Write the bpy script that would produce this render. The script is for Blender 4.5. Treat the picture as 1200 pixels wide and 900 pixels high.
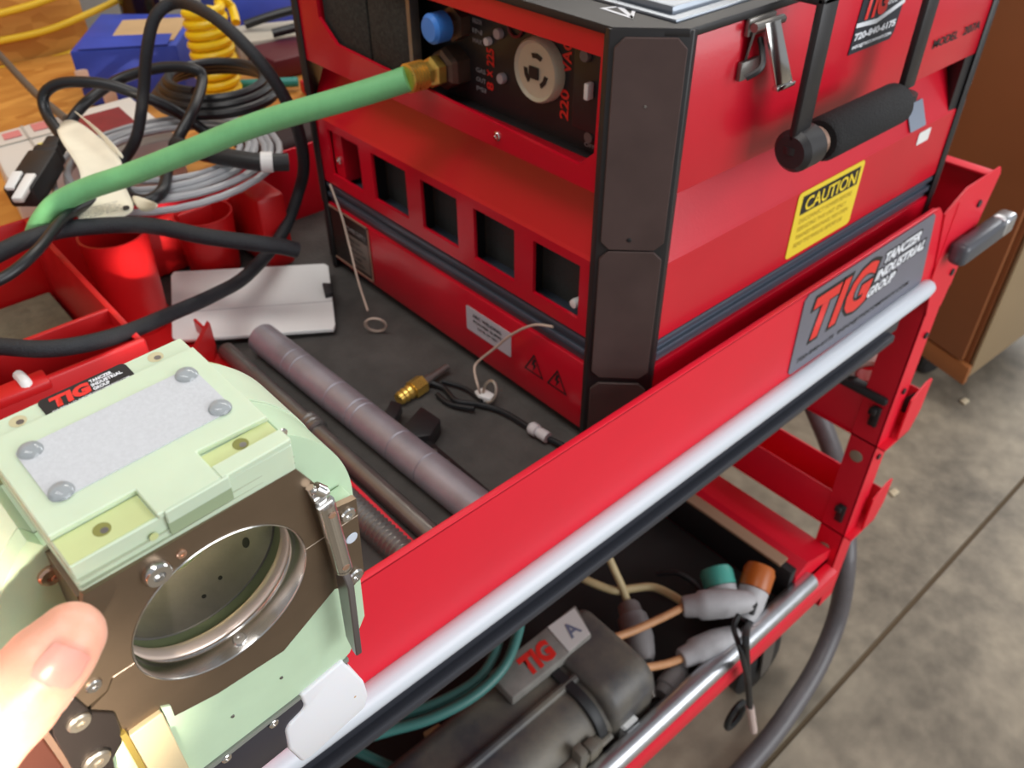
import bpy, bmesh, math, random
from math import pi, sin, cos, radians
from mathutils import Vector as V, Matrix, noise

random.seed(4)
for o in list(bpy.data.objects): bpy.data.objects.remove(o)
scene = bpy.context.scene
C = scene.collection

# ------------------------------------------------------------------ camera
FPX = 989.7
CAMR = ((0.74594805, -0.66599674, -0.00313973), (-0.42054312, -0.46736228, -0.77763486), (0.51643489, 0.5813956, -0.62870833))
CAM = V((-0.3806, -0.3381, 1.3262))
def ray(u, v):
    q = V(((u-600)/FPX, (v-450)/FPX, 1.0))
    return V([sum(CAMR[k][i]*q[k] for k in range(3)) for i in range(3)])
def at(u, v, ax, val):
    """a measured point of the photograph, on a plane of the room whose place is known"""
    r = ray(u, v); i = 'xyz'.index(ax)
    return CAM + r*((val-CAM[i])/r[i])
cam_d = bpy.data.cameras.new('camera'); cam = bpy.data.objects.new('camera', cam_d); C.objects.link(cam)
cam_d.sensor_fit = 'HORIZONTAL'; cam_d.sensor_width = 36; cam_d.lens = 36*FPX/1200
cam_d.clip_start = .01; cam_d.clip_end = 60
m = Matrix(((CAMR[0][0], -CAMR[1][0], -CAMR[2][0]), (CAMR[0][1], -CAMR[1][1], -CAMR[2][1]), (CAMR[0][2], -CAMR[1][2], -CAMR[2][2])))
cam.matrix_world = Matrix.Translation(CAM) @ m.to_4x4()
cam_d.dof.use_dof = True; cam_d.dof.focus_distance = .30; cam_d.dof.aperture_fstop = 22
scene.camera = cam

# ------------------------------------------------------------------ light
w = bpy.data.worlds.new('world'); scene.world = w; w.use_nodes = True
bg = w.node_tree.nodes['Background']; bg.inputs[0].default_value = (.93, .96, 1.0, 1); bg.inputs[1].default_value = .38
def area(name, loc, aim, sx, sy, power, col):
    d = bpy.data.lights.new(name, 'AREA'); d.shape = 'RECTANGLE'; d.size = sx; d.size_y = sy; d.energy = power; d.color = col
    o = bpy.data.objects.new(name, d); C.objects.link(o); o.location = loc
    o.rotation_euler = (V(aim)-V(loc)).to_track_quat('-Z', 'Y').to_euler()
    return o
area('door_daylight', (1.2, -3.6, 2.0), (0, 0, .8), 3.2, 2.6, 140, (.95, .975, 1.0))
area('ceiling_light', (1.6, 1.2, 3.3), (1.4, 1.0, 0), 2.2, .6, 40, (1.0, .93, .84))
area('ceiling_light', (-.7, -.1, 3.2), (-.4, .1, 0), 1.8, .6, 27, (1.0, .96, .92))
area('window_daylight', (5.0, .6, 2.2), (.3, .1, .9), 2.4, 1.8, 110, (.95, .98, 1.0))
scene.view_settings.view_transform = 'Standard'; scene.view_settings.look = 'None'
scene.view_settings.exposure = -0.10; scene.view_settings.gamma = 1; scene.view_settings.use_curve_mapping = False

# ------------------------------------------------------------------ materials
def lin(c):
    c /= 255.0
    return c/12.92 if c <= .04045 else ((c+.055)/1.055)**2.4
def S(r, g, b): return (lin(r), lin(g), lin(b), 1)
MATS = {}
def mat(name, col, rough=.5, metal=0, spec=.5, var=0, vscale=8, bump=0, bscale=40, coat=0, sss=0, trans=0, alpha=1, col2=None, dirt=None):
    if name in MATS: return MATS[name]
    mt = bpy.data.materials.new(name); mt.use_nodes = True; N = mt.node_tree.nodes; L = mt.node_tree.links
    b = N['Principled BSDF']
    b.inputs['Base Color'].default_value = col; b.inputs['Roughness'].default_value = rough; b.inputs['Metallic'].default_value = metal
    b.inputs['Specular IOR Level'].default_value = spec; b.inputs['Coat Weight'].default_value = coat; b.inputs['Coat Roughness'].default_value = .12
    b.inputs['Transmission Weight'].default_value = trans
    if sss:
        b.inputs['Subsurface Weight'].default_value = sss; b.inputs['Subsurface Radius'].default_value = (.012, .008, .006); b.inputs['Subsurface Scale'].default_value = .35
    if var or bump or col2 or dirt:
        tc = N.new('ShaderNodeTexCoord')
        if var or col2:
            n = N.new('ShaderNodeTexNoise'); n.inputs['Scale'].default_value = vscale; n.inputs['Detail'].default_value = 6; n.inputs['Roughness'].default_value = .6
            L.new(tc.outputs['Object'], n.inputs['Vector'])
            r = N.new('ShaderNodeValToRGB'); L.new(n.outputs['Fac'], r.inputs[0])
            a = [max(0, x*(1-var)) for x in col[:3]]+[1]; c2 = col2 or [min(1, x*(1+var)) for x in col[:3]]+[1]
            if col2: a = col
            r.color_ramp.elements[0].position = .35; r.color_ramp.elements[1].position = .68
            r.color_ramp.elements[0].color = a; r.color_ramp.elements[1].color = c2
            L.new(r.outputs[0], b.inputs['Base Color'])
            rr = N.new('ShaderNodeMapRange'); rr.inputs['To Min'].default_value = rough*.85; rr.inputs['To Max'].default_value = min(1, rough*1.2)
            L.new(n.outputs['Fac'], rr.inputs['Value']); L.new(rr.outputs[0], b.inputs['Roughness'])
        if bump:
            n2 = N.new('ShaderNodeTexNoise'); n2.inputs['Scale'].default_value = bscale; n2.inputs['Detail'].default_value = 3
            L.new(tc.outputs['Object'], n2.inputs['Vector'])
            bp = N.new('ShaderNodeBump'); bp.inputs['Strength'].default_value = bump; bp.inputs['Distance'].default_value = .002
            L.new(n2.outputs['Fac'], bp.inputs['Height']); L.new(bp.outputs[0], b.inputs['Normal'])
    MATS[name] = mt
    return mt
RED = mat('red_powder_coat', S(200, 6, 36), .33, var=.10, vscale=5, bump=.05, bscale=500, coat=.25)
REDC = mat('cart_red_enamel', S(226, 22, 48), .42, var=.06, vscale=4)
REDP = mat('red_plastic', S(200, 22, 26), .38, var=.05)
BLACK = mat('black_paint', S(34, 32, 33), .42, var=.15, vscale=20)
BROWNBLACK = mat('dark_corner_plate', S(76, 60, 57), .55, spec=.3, var=.15, vscale=14)
RUBBER = mat('black_rubber', S(30, 31, 33), .5, var=.15, vscale=30)
CABLE = mat('black_cable_jacket', S(28, 30, 33), .38, var=.12, vscale=60)
BRAID = mat('black_braided_sleeve', S(30, 33, 38), .55, var=.25, vscale=300, bump=.5, bscale=900)
FOAM = mat('black_foam', S(30, 29, 30), .9, bump=.6, bscale=700)
STRIP = mat('grey_trim', S(92, 100, 114), .32, metal=.5)
WHITEST = mat('white_bumper', S(208, 214, 222), .35)
ALU = mat('aluminium', S(196, 198, 202), .3, metal=.9, var=.05, vscale=60)
CHROME = mat('chrome', S(222, 220, 217), .16, metal=1)
STEEL = mat('worn_steel_tube', S(168, 164, 172), .42, metal=.55, var=.12, vscale=30, bump=.05, bscale=200)
STEELD = mat('dark_steel', S(136, 132, 128), .34, metal=.75, var=.1, vscale=40)
BRASS = mat('brass', S(222, 184, 92), .28, metal=.75, var=.15, vscale=120)
WHITE = mat('white_plastic', S(232, 232, 230), .4)
WHITEP = mat('white_nylon', S(236, 236, 240), .45, sss=.15)
PAPER = mat('paper_tag', S(242, 236, 214), .7, var=.05, vscale=30)
GREENH = mat('green_rubber_hose', S(120, 192, 130), .5, var=.08, vscale=40)
MATRUB = mat('dark_tray_mat', S(74, 71, 68), .8, var=.25, vscale=25, bump=.4, bscale=220)
G10 = mat('pale_green_laminate', S(196, 220, 188), .34, var=.04, vscale=40, sss=.12)
G10B = mat('milky_green_block', S(204, 219, 192), .36, var=.04, vscale=30, sss=.25)
G10Y = mat('yellowish_green_laminate', S(206, 214, 150), .4, var=.05, vscale=40, sss=.2)
BRONZE = mat('bronze_plate', S(132, 114, 95), .34, metal=.8, var=.06, vscale=60)
COPPER = mat('copper_ring', S(232, 190, 165), .14, metal=.9)
INK = mat('black_print', S(22, 22, 24), .5)
INKW = mat('white_print', S(228, 230, 235), .5)
INKR = mat('red_print', S(226, 48, 40), .45)
GREYPLATE = mat('grey_nameplate', S(124, 124, 136), .4, metal=.3, var=.05)
YELLOW = mat('yellow_label', S(238, 208, 52), .5, var=.04)
SKIN = mat('skin', S(232, 172, 148), .42, var=.05, vscale=90, bump=.12, bscale=300, sss=.35)
NAIL = mat('nail', S(234, 160, 146), .3, sss=.25)

# ------------------------------------------------------------------ mesh tools
class MB:
    def __init__(s): s.bm = bmesh.new()
    def add(s, vs, fs):
        b = [s.bm.verts.new(v) for v in vs]
        for f in fs:
            try: s.bm.faces.new([b[i] for i in f])
            except ValueError: pass
        return b
    def merge(s, t, M=None):
        if M is not None: t.transform(M)
        me = bpy.data.meshes.new('tmp'); t.to_mesh(me); t.free(); s.bm.from_mesh(me); bpy.data.meshes.remove(me)
        return s
    def box(s, lo, hi, bev=0, seg=2, M=None):
        t = bmesh.new(); bmesh.ops.create_cube(t, size=1)
        lo = V(lo); hi = V(hi); c = (lo+hi)/2; d = hi-lo
        for v in t.verts: v.co = V((v.co.x*d.x, v.co.y*d.y, v.co.z*d.z))+c
        if bev: bmesh.ops.bevel(t, geom=t.edges[:], offset=bev, segments=seg, profile=.5, affect='EDGES')
        return s.merge(t, M)
    def prism(s, pts, vec, bev=0, seg=2):
        t = bmesh.new(); vec = V(vec); pts = [V(p) for p in pts]
        a = [t.verts.new(p) for p in pts]; b = [t.verts.new(p+vec) for p in pts]; n = len(pts)
        t.faces.new(a); t.faces.new(b[::-1])
        for i in range(n): t.faces.new((a[i], b[i], b[(i+1) % n], a[(i+1) % n]))
        bmesh.ops.recalc_face_normals(t, faces=t.faces[:])
        if bev: bmesh.ops.bevel(t, geom=[e for e in t.edges if len(e.link_faces) == 2 and e.calc_face_angle() > .5], offset=bev, segments=seg, profile=.5, affect='EDGES')
        return s.merge(t)
    def plate(s, outer, holes, vec):
        """flat plate with holes: outer and hole loops in one plane, thickness vec"""
        t = bmesh.new(); vec = V(vec)
        edges = []
        for loop in [outer]+holes:
            vs = [t.verts.new(V(p)) for p in loop]
            for i in range(len(vs)): edges.append(t.edges.new((vs[i], vs[(i+1) % len(vs)])))
        bmesh.ops.triangle_fill(t, use_beauty=True, use_dissolve=False, edges=edges, normal=vec.normalized())
        g = bmesh.ops.extrude_face_region(t, geom=t.faces[:])
        for e in g['geom']:
            if isinstance(e, bmesh.types.BMVert): e.co += vec
        bmesh.ops.recalc_face_normals(t, faces=t.faces[:])
        return s.merge(t)
    def tube(s, pts, r, n=10, closed=False, cap=True, smooth=6, flat=1.0):
        pts = [V(p) for p in pts]
        rs = list(r) if isinstance(r, (list, tuple)) else [r]*len(pts)
        if smooth:
            q = []; qr = []; N = len(pts); rng = range(N if closed else N-1)
            for i in rng:
                g = (lambda k: pts[k % N]) if closed else (lambda k: pts[max(0, min(N-1, k))])
                p0, p1, p2, p3 = g(i-1), g(i), g(i+1), g(i+2); r1 = rs[i % N]; r2 = rs[(i+1) % N]
                for k in range(smooth):
                    u = k/smooth
                    q.append(.5*((2*p1)+(p2-p0)*u+(2*p0-5*p1+4*p2-p3)*u*u+(3*p1-p0-3*p2+p3)*u**3)); qr.append(r1+(r2-r1)*u)
            if not closed: q.append(pts[-1]); qr.append(rs[-1])
            pts, rs = q, qr
        N = len(pts); T = []
        for i in range(N):
            a = pts[(i-1) % N] if closed else pts[max(0, i-1)]; b = pts[(i+1) % N] if closed else pts[min(N-1, i+1)]
            T.append((b-a).normalized() if (b-a).length > 1e-9 else (T[-1] if T else V((0, 0, 1))))
        up = V((0, 0, 1)) if abs(T[0].z) < .9 else V((1, 0, 0))
        nrm = (up-T[0]*up.dot(T[0])).normalized(); rings = []
        for i in range(N):
            nrm = (nrm-T[i]*nrm.dot(T[i])).normalized(); bn = T[i].cross(nrm)
            rings.append([s.bm.verts.new(pts[i]+(nrm*cos(2*pi*k/n)*flat+bn*sin(2*pi*k/n))*rs[i]) for k in range(n)])
        for i in range(N if closed else N-1):
            A = rings[i]; B = rings[(i+1) % N]
            for k in range(n): s.bm.faces.new((A[k], A[(k+1) % n], B[(k+1) % n], B[k]))
        if cap and not closed:
            s.bm.faces.new(rings[0][::-1]); s.bm.faces.new(rings[-1])
        return s
    def lathe(s, prof, o, axis, n=32, close=False):
        """prof: (radius, height along the axis) pairs"""
        o = V(o); ax = V(axis).normalized(); up = V((0, 0, 1)) if abs(ax.z) < .9 else V((1, 0, 0))
        a = (up-ax*up.dot(ax)).normalized(); b = ax.cross(a); R = []
        for r, h in prof:
            if r <= 1e-9: R.append([s.bm.verts.new(o+ax*h)])
            else: R.append([s.bm.verts.new(o+ax*h+(a*cos(2*pi*k/n)+b*sin(2*pi*k/n))*r) for k in range(n)])
        P = len(R)
        for i in range(P if close else P-1):
            A = R[i]; B = R[(i+1) % P]
            for k in range(n):
                k2 = (k+1) % n
                if len(A) == 1 and len(B) == 1: continue
                if len(A) == 1: s.bm.faces.new((A[0], B[k2], B[k]))
                elif len(B) == 1: s.bm.faces.new((A[k], A[k2], B[0]))
                else: s.bm.faces.new((A[k], A[k2], B[k2], B[k]))
        return s
    def quadgrid(s, G):
        R = [[s.bm.verts.new(V(p)) for p in row] for row in G]
        for i in range(len(R)-1):
            for k in range(len(R[0])-1): s.bm.faces.new((R[i][k], R[i][k+1], R[i+1][k+1], R[i+1][k]))
        return s
    def build(s, name, m, parent=None, smooth=35, label=None, recalc=True, stuff=False):
        if recalc: bmesh.ops.recalc_face_normals(s.bm, faces=s.bm.faces[:])
        me = bpy.data.meshes.new(name); s.bm.to_mesh(me); s.bm.free()
        return link(name, me, m, parent, smooth, label, stuff)
W = {}
def link(name, me, m, parent=None, smooth=35, label=None, stuff=False):
    me.materials.clear(); me.materials.append(m)
    if smooth:
        me.shade_smooth(); me.set_sharp_from_angle(angle=radians(smooth))
    o = bpy.data.objects.new(name, me); C.objects.link(o)
    if parent is not None:
        o.parent = parent; o.matrix_parent_inverse = W.get(parent, Matrix()).inverted()
        W[o] = Matrix()
    else:
        co = [v.co for v in me.vertices]
        c = V(((min(v.x for v in co)+max(v.x for v in co))/2, (min(v.y for v in co)+max(v.y for v in co))/2, min(v.z for v in co)))
        me.transform(Matrix.Translation(-c)); o.location = c; W[o] = Matrix.Translation(c)
    if label: o['label'] = label
    if stuff: o['kind'] = 'stuff'
    return o
def thing(name, label, cat, loc, group=None):
    o = bpy.data.objects.new(name, None); C.objects.link(o); o.location = loc; o.empty_display_size = .05
    o['label'] = label; o['category'] = cat
    if group: o['group'] = group
    W[o] = Matrix.Translation(V(loc))
    return o
def tag(o, label, cat, group=None):
    o['label'] = label; o['category'] = cat
    if group: o['group'] = group
    return o
def struct(o): o['kind'] = 'structure'; return o
def text(body, m, O, right, up, wd, ht, parent, name='lettering', bold=.02, shear=0, lift=.0004, thick=.0002, spacing=1.0, label=None):
    """flat print: the words stretched to a wd x ht rectangle whose lower left corner is O"""
    cu = bpy.data.curves.new('t', 'FONT'); cu.body = body; cu.size = 1; cu.offset = bold; cu.space_character = spacing; cu.space_line = .8
    cu.resolution_u = 3
    t = bpy.data.objects.new('t', cu); C.objects.link(t)
    bpy.context.view_layer.update()
    me = bpy.data.meshes.new_from_object(t.evaluated_get(bpy.context.evaluated_depsgraph_get()))
    bpy.data.objects.remove(t); bpy.data.curves.remove(cu)
    xs = [v.co.x for v in me.vertices]; ys = [v.co.y for v in me.vertices]
    x0, x1, y0, y1 = min(xs), max(xs), min(ys), max(ys); O = V(O); right = V(right).normalized(); up = V(up).normalized(); nr = right.cross(up)
    for v in me.vertices:
        a = (v.co.x-x0)/(x1-x0); b = (v.co.y-y0)/(y1-y0)
        v.co = O+right*(a*wd+shear*b*ht)+up*(b*ht)+nr*lift
    me.name = name
    return link(name, me, m, parent, 0, label)
def rrect(O, right, up, wd, ht, r, n=4):
    O = V(O); right = V(right).normalized(); up = V(up).normalized(); P = []
    for cx, cy, a0 in ((wd-r, r, -90), (wd-r, ht-r, 0), (r, ht-r, 90), (r, r, 180)):
        for k in range(n+1):
            a = radians(a0+90*k/n); P.append(O+right*(cx+r*cos(a))+up*(cy+r*sin(a)))
    return P
def decal(name, m, O, right, up, wd, ht, parent, r=.002, th=.0004, label=None):
    right = V(right).normalized(); up = V(up).normalized(); nr = right.cross(up)
    return MB().prism(rrect(O, right, up, wd, ht, r), nr*th).build(name, m, parent, label=label)
def screw(o, axis, r, parent, m=None, name='screw', h=None):
    h = h or r*.45; b = MB()
    b.lathe([(0, h*.55), (r*.36, h*.55), (r*.42, h), (r*.85, h), (r, h*.6), (r, 0)], o, axis, 16)
    return b.build(name, m or CHROME, parent)
def disc(name, m, o, axis, r, h, parent, n=28):
    return MB().lathe([(0, h), (r*.92, h), (r, h*.8), (r, 0), (0, 0)], o, axis, n).build(name, m, parent)
# ================================================================== setting
def concrete():
    mt = bpy.data.materials.new('concrete'); mt.use_nodes = True; N = mt.node_tree.nodes; L = mt.node_tree.links; b = N['Principled BSDF']
    tc = N.new('ShaderNodeTexCoord')
    n1 = N.new('ShaderNodeTexNoise'); n1.inputs['Scale'].default_value = 3.2; n1.inputs['Detail'].default_value = 8; n1.inputs['Roughness'].default_value = .62
    n2 = N.new('ShaderNodeTexNoise'); n2.inputs['Scale'].default_value = 26; n2.inputs['Detail'].default_value = 6
    L.new(tc.outputs['Object'], n1.inputs[0]); L.new(tc.outputs['Object'], n2.inputs[0])
    r = N.new('ShaderNodeValToRGB'); e = r.color_ramp.elements
    e[0].position = .33; e[0].color = S(104, 96, 84); e[1].position = .66; e[1].color = S(164, 152, 132)
    m2 = e.new(.5); m2.color = S(140, 130, 114)
    L.new(n1.outputs['Fac'], r.inputs[0])
    mx = N.new('ShaderNodeMixRGB'); mx.blend_type = 'OVERLAY'; mx.inputs[0].default_value = .35
    L.new(r.outputs[0], mx.inputs[1]); L.new(n2.outputs['Fac'], mx.inputs[2]); L.new(mx.outputs[0], b.inputs['Base Color'])
    b.inputs['Roughness'].default_value = .55; b.inputs['Specular IOR Level'].default_value = .35
    return mt
def osb():
    mt = bpy.data.materials.new('strand_board'); mt.use_nodes = True; N = mt.node_tree.nodes; L = mt.node_tree.links; b = N['Principled BSDF']
    tc = N.new('ShaderNodeTexCoord'); mp = N.new('ShaderNodeMapping'); mp.inputs['Scale'].default_value = (16, 40, 40); mp.inputs['Rotation'].default_value = (.2, .5, .3)
    L.new(tc.outputs['Object'], mp.inputs[0])
    v = N.new('ShaderNodeTexVoronoi'); v.inputs['Scale'].default_value = 1.6; L.new(mp.outputs[0], v.inputs['Vector'])
    n = N.new('ShaderNodeTexNoise'); n.inputs['Scale'].default_value = 7; n.inputs['Detail'].default_value = 6; L.new(tc.outputs['Object'], n.inputs[0])
    mx = N.new('ShaderNodeMixRGB'); mx.inputs[0].default_value = .45; L.new(v.outputs['Color'], mx.inputs[1]); L.new(n.outputs['Fac'], mx.inputs[2])
    r = N.new('ShaderNodeValToRGB'); e = r.color_ramp.elements; e[0].position = .25; e[0].color = S(178, 112, 36); e[1].position = .75; e[1].color = S(220, 160, 76)
    L.new(mx.outputs[0], r.inputs[0]); L.new(r.outputs[0], b.inputs['Base Color']); b.inputs['Roughness'].default_value = .6
    return mt
CONC = concrete(); OSB = osb()
DRY = mat('grey_wall_paint', S(150, 146, 140), .8)
JOINT = mat('joint_filler', S(98, 82, 62), .9)  # brown filler of the floor joint, its own colour
fl = MB(); fl.box((-3, -4.2, -.1), (5, -.1125, 0)); fl.box((-3, -.1035, -.1), (5, 4, 0))
struct(fl.build('floor', CONC, smooth=0))
j = MB(); j.box((-3, -.1125, -.1), (5, -.1035, -.003)); j.build('control_joint', JOINT, bpy.data.objects['floor'], 0)
wl = MB(); wl.box((-2.2, 1.2, 0), (.06, 1.22, 2.4)); struct(wl.build('wall_left', OSB, smooth=0))
wb = MB(); wb.box((.06, 1.75, 0), (5, 1.8, 2.4)); struct(wb.build('wall_back', DRY, smooth=0))

# workbench behind the cart
wt = thing('workbench', 'strand board workbench behind the red cart under the clutter', 'workbench', (0, .9, 0))
b = MB(); b.box((-1.4, .54, .86), (1.25, 1.195, .885)); b.build('bench_top', OSB, wt, 0)
for x in (-1.3, 1.15):
    for y in (.6, 1.13):
        MB().box((x-.04, y-.04, 0), (x+.04, y+.04, .86)).build('leg', OSB, wt, 0)

# brown cabinet on casters, at the right
CAB = mat('brown_cabinet_laminate', S(138, 82, 46), .5, var=.07, vscale=3)
CABS = mat('cabinet_side_laminate', S(150, 128, 98), .5, var=.06, vscale=3)
cb = thing('rolling_cabinet', 'brown wooden rolling cabinet standing on the concrete beyond the cart', 'cabinet', (1.75, .5, 0))
ca = V((1.43, .115, 0)); ey = V((.30, .955, 0)).normalized(); ex = V((.955, -.05, 0)).normalized()
def cbq(a, b2, z): return ca+ey*a+ex*b2+V((0, 0, z))
def cbox(a0, a1, b0, b1, z0, z1, name, m, bev=.004):
    return MB().prism([cbq(a0, b0, z0), cbq(a1, b0, z0), cbq(a1, b1, z0), cbq(a0, b1, z0)], (0, 0, z1-z0), bev).build(name, m, cb)
cbox(0, 1.0, 0, .5, .10, 1.5, 'carcass', CAB)
cbox(-.012, -.002, .004, .5, .10, 1.5, 'side_panel', CABS)
cbox(-.012, 1.0, -.014, .004, .085, .135, 'plinth', mat('cabinet_plinth', S(150, 92, 50), .45))
cbox(.012, .99, -.018, -.001, .14, 1.06, 'door', CAB)
cbox(.02, .98, -.018, -.001, 1.07, 1.26, 'drawer', CAB); cbox(.02, .98, -.018, -.001, 1.275, 1.47, 'drawer', CAB)
for a, b2 in ((.12, .06), (.88, .06), (.12, .44), (.88, .44)):
    q = cbq(a, b2, 0)
    c = MB(); c.lathe([(0, -.016), (.032, -.016), (.04, -.010), (.04, .010), (.032, .016), (0, .016)], q+V((0, 0, .04)), ey, 20)
    c.box(q+V((-.02, -.03, .05)), q+V((.02, .03, .087)), .006)
    c.build('caster', BLACK, cb)


# ================================================================== the cart
ct = thing('tool_cart', 'red steel two-shelf tool cart carrying the red machine', 'cart', (.05, .22, 0))
YF = -.055; XL = -.44; XR = .55; YB = .50
b = MB(); b.plate([(XL, YF, .826), (.50, YF, .826), (.47, YF, .88), (.448, YF, .926), (.436, YF, .937), (XL, YF, .937)], [], (0, .0025, 0))
b.box((XL, YF+.0, .9355), (.43, YF+.005, .938), .0008)
b.box((XL, YF+.004, .84), (.43, YF+.005, .937))
b.build('front_panel', REDC, ct)
b = MB(); b.box((XL, YB-.003, .80), (XR, YB, .938), .001); b.build('back_panel', REDC, ct)
b = MB(); b.box((XL, YF, .80), (XL+.003, YB, .938), .001); b.build('end_panel', REDC, ct)
b = MB(); b.box((XR-.004, YF, .80), (XR, YB, .942), .001); b.box((XR-.016, YF, .939), (XR, YB, .942), .001); b.build('end_panel', REDC, ct)
b = MB(); b.box((XL, YF+.003, .835), (XR, YB-.003, .847)); b.build('tray_floor', REDC, ct)
b = MB(); b.box((XL+.004, YF+.014, .847), (XR-.02, YB-.004, .855), .002); b.build('tray_mat', MATRUB, ct)
# long white bumper strip and the black channel under it
b = MB(); b.tube([(XL, YF-.0055, .8375), (.452, YF-.0055, .8375), (.462, YF-.0055, .8375), (.468, YF-.005, .8375)], [.0098, .0098, .0085, .0045], 18, smooth=0); b.build('bumper_strip', WHITEST, ct)
b = MB(); b.box((XL, YF-.001, .793), (.43, YF+.03, .829), .003); b.box((XL, YF-.009, .791), (.41, YF+.010, .801), .003); b.build('slide_channel', mat('dark_channel', S(58, 60, 68), .45, metal=.3), ct)
# corner posts
def post(x0, x1, yf, sy, name='corner_post'):
    b = MB()
    b.box((x0, yf-.0012, .24), (x1, yf+.0012, .80))
    b.box((x0, min(yf, yf+sy*.036), .24), (x0+.0025, max(yf, yf+sy*.036), .80))
    return b
b = post(.50, .535, YF, 1)
b.prism([(.50, YF-.002, .78), (.535, YF-.002, .78), (.558, YF-.002, .90), (.566, YF-.002, .934), (.560, YF-.002, .943), (.486, YF-.002, .943), (.449, YF-.002, .926)], (0, .002, 0))
b.box((.474, YF-.0028, .83), (.4765, YF-.0015, .93))
pst = b.build('corner_post', REDC, ct)
for x, z in ((.533, .910), (.529, .827), (.522, .743), (.518, .66), (.515, .55)):
    disc('bolt', BLACK, (x, YF-.002, z), (0, -1, 0), .0042, .002, pst, 14)
for z in (.545, .36):
    disc('slot_cover', mat('pale_slot', S(150, 140, 120), .6), (.4995, -.035, z), (-1, 0, 0), .009, .001, pst, 16)
for z in (.62, .44):
    q = MB(); q.box((.495, -.047, z-.016), (.5, -.035, z+.016), .002); q.box((.490, -.043, z+.004), (.497, -.033, z+.014), .002); q.build('hook_latch', BLACK, pst)
for x0, x1, yf, sy in ((XL, XL+.035, YF, 1), (.50, .535, YB, -1), (XL, XL+.035, YB, -1)):
    post(x0, x1, yf, sy).build('corner_post', REDC, ct)
# end troughs at the right end
def trough(z0, z1, y0=YF-.012, y1=YB):
    b = MB(); b.box((.503, y0+.012, z0), (.5055, y1, z1), .0006); b.box((.5, y0, z0), (.562, y1, z0+.0025)); b.box((.5595, y0, z0), (.562, y1, z1), .0006)
    b.prism([(.53, y0, z0), (.562, y0, z0), (.575, y0, z0+.03), (.575, y0, z1+.012), (.56, y0, z1+.012), (.53, y0, z1)], (0, .0025, 0))
    return b.build('side_trough', REDC, ct)
t1 = trough(.574, .643); t2 = trough(.400, .463)
q = MB(); q.box((.494, -.05, .641), (.512, YB-.02, .653), .004); q.build('edge_liner', RUBBER, t1)
q = MB(); q.tube([at(1058, 480, 'x', .556), at(1066, 471, 'x', .556), at(1074, 464, 'x', .556)], [.005, .0075, .005], 12, smooth=2); q.build('grip_cap', RUBBER, t1)
# lower shelf
b = MB(); b.prism([(XL, YF+.010, .30), (.50, YF+.010, .30), (.50, YF+.010, .345), (XL, YF+.010, .392)], (0, .003, 0)); b.prism([(XL, YF-.014, .362), (.49, YF-.014, .308), (.49, YF-.014, .345), (XL, YF-.014, .392)], (0, .022, 0), .003)
b.build('shelf_front_wall', REDC, ct)
b = MB(); b.box((XL, YB-.003, .30), (.50, YB, .40)); b.build('shelf_back_wall', REDC, ct)
b = MB(); b.prism([(.405, YF+.01, .38), (.43, YF+.01, .392), (.50, YF+.01, .365), (.50, YF+.01, .335), (.43, YF+.01, .33), (.405, YF+.01, .335)], (0, YB-YF-.01, 0)); b.build('shelf_end_wall', REDC, ct)
b = MB(); b.box((.392, YF+.012, .335), (.405, YB-.004, .398), .002); b.build('shelf_end_liner', BLACK, ct)
b = MB(); b.box((.39, YF+.03, .396), (.409, YB-.004, .401), .001); b.build('shelf_end_trim', mat('tan_edge', S(150, 120, 96), .5), ct)
b = MB(); b.box((XL, YF+.011, .30), (.44, YB-.003, .33)); b.build('lower_shelf', REDC, ct)
b = MB(); b.box((XL+.004, YF+.014, .33), (.392, YB-.006, .335)); b.build('shelf_mat', mat('black_shelf_mat', S(34, 31, 30), .85, var=.3, vscale=12), ct)
b = MB(); b.tube([(XL, YF+.002, .4005), (.435, YF+.002, .356)], .0138, 20, smooth=0); b.build('shelf_rail', ALU, ct)
# push handle stub
b = MB(); b.box((.487, YF-.024, .856), (.60, YF-.004, .882), .007, 3); b.box((.497, YF-.008, .862), (.53, YF, .874), .002)
hd = b.build('push_handle', mat('dark_grey_handle', S(78, 80, 86), .35), ct)
b = MB(); b.box((.575, YF-.0255, .860), (.602, YF-.006, .884), .005, 3); b.build('handle_end', ALU, hd)
# casters
for x, y in ((.43, -.0), (.43, .44), (-.38, -.0), (-.38, .44)):
    b = MB(); b.box((x-.035, y-.03, .285), (x+.035, y+.03, .30), .003)
    b.prism([(x-.022, y-.022, .285), (x+.022, y-.022, .285), (x+.05, y-.022, .06), (x+.025, y-.022, .05)], (0, .004, 0)); b.prism([(x-.022, y+.018, .285), (x+.022, y+.018, .285), (x+.05, y+.018, .06), (x+.025, y+.018, .05)], (0, .004, 0))
    k = b.build('caster', STEELD, ct)
    MB().lathe([(0, -.014), (.05, -.014), (.062, -.008), (.062, .008), (.05, .014), (0, .014)], (x+.037, y, .062), (0, 1, 0), 28).build('wheel', RUBBER, k)
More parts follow.
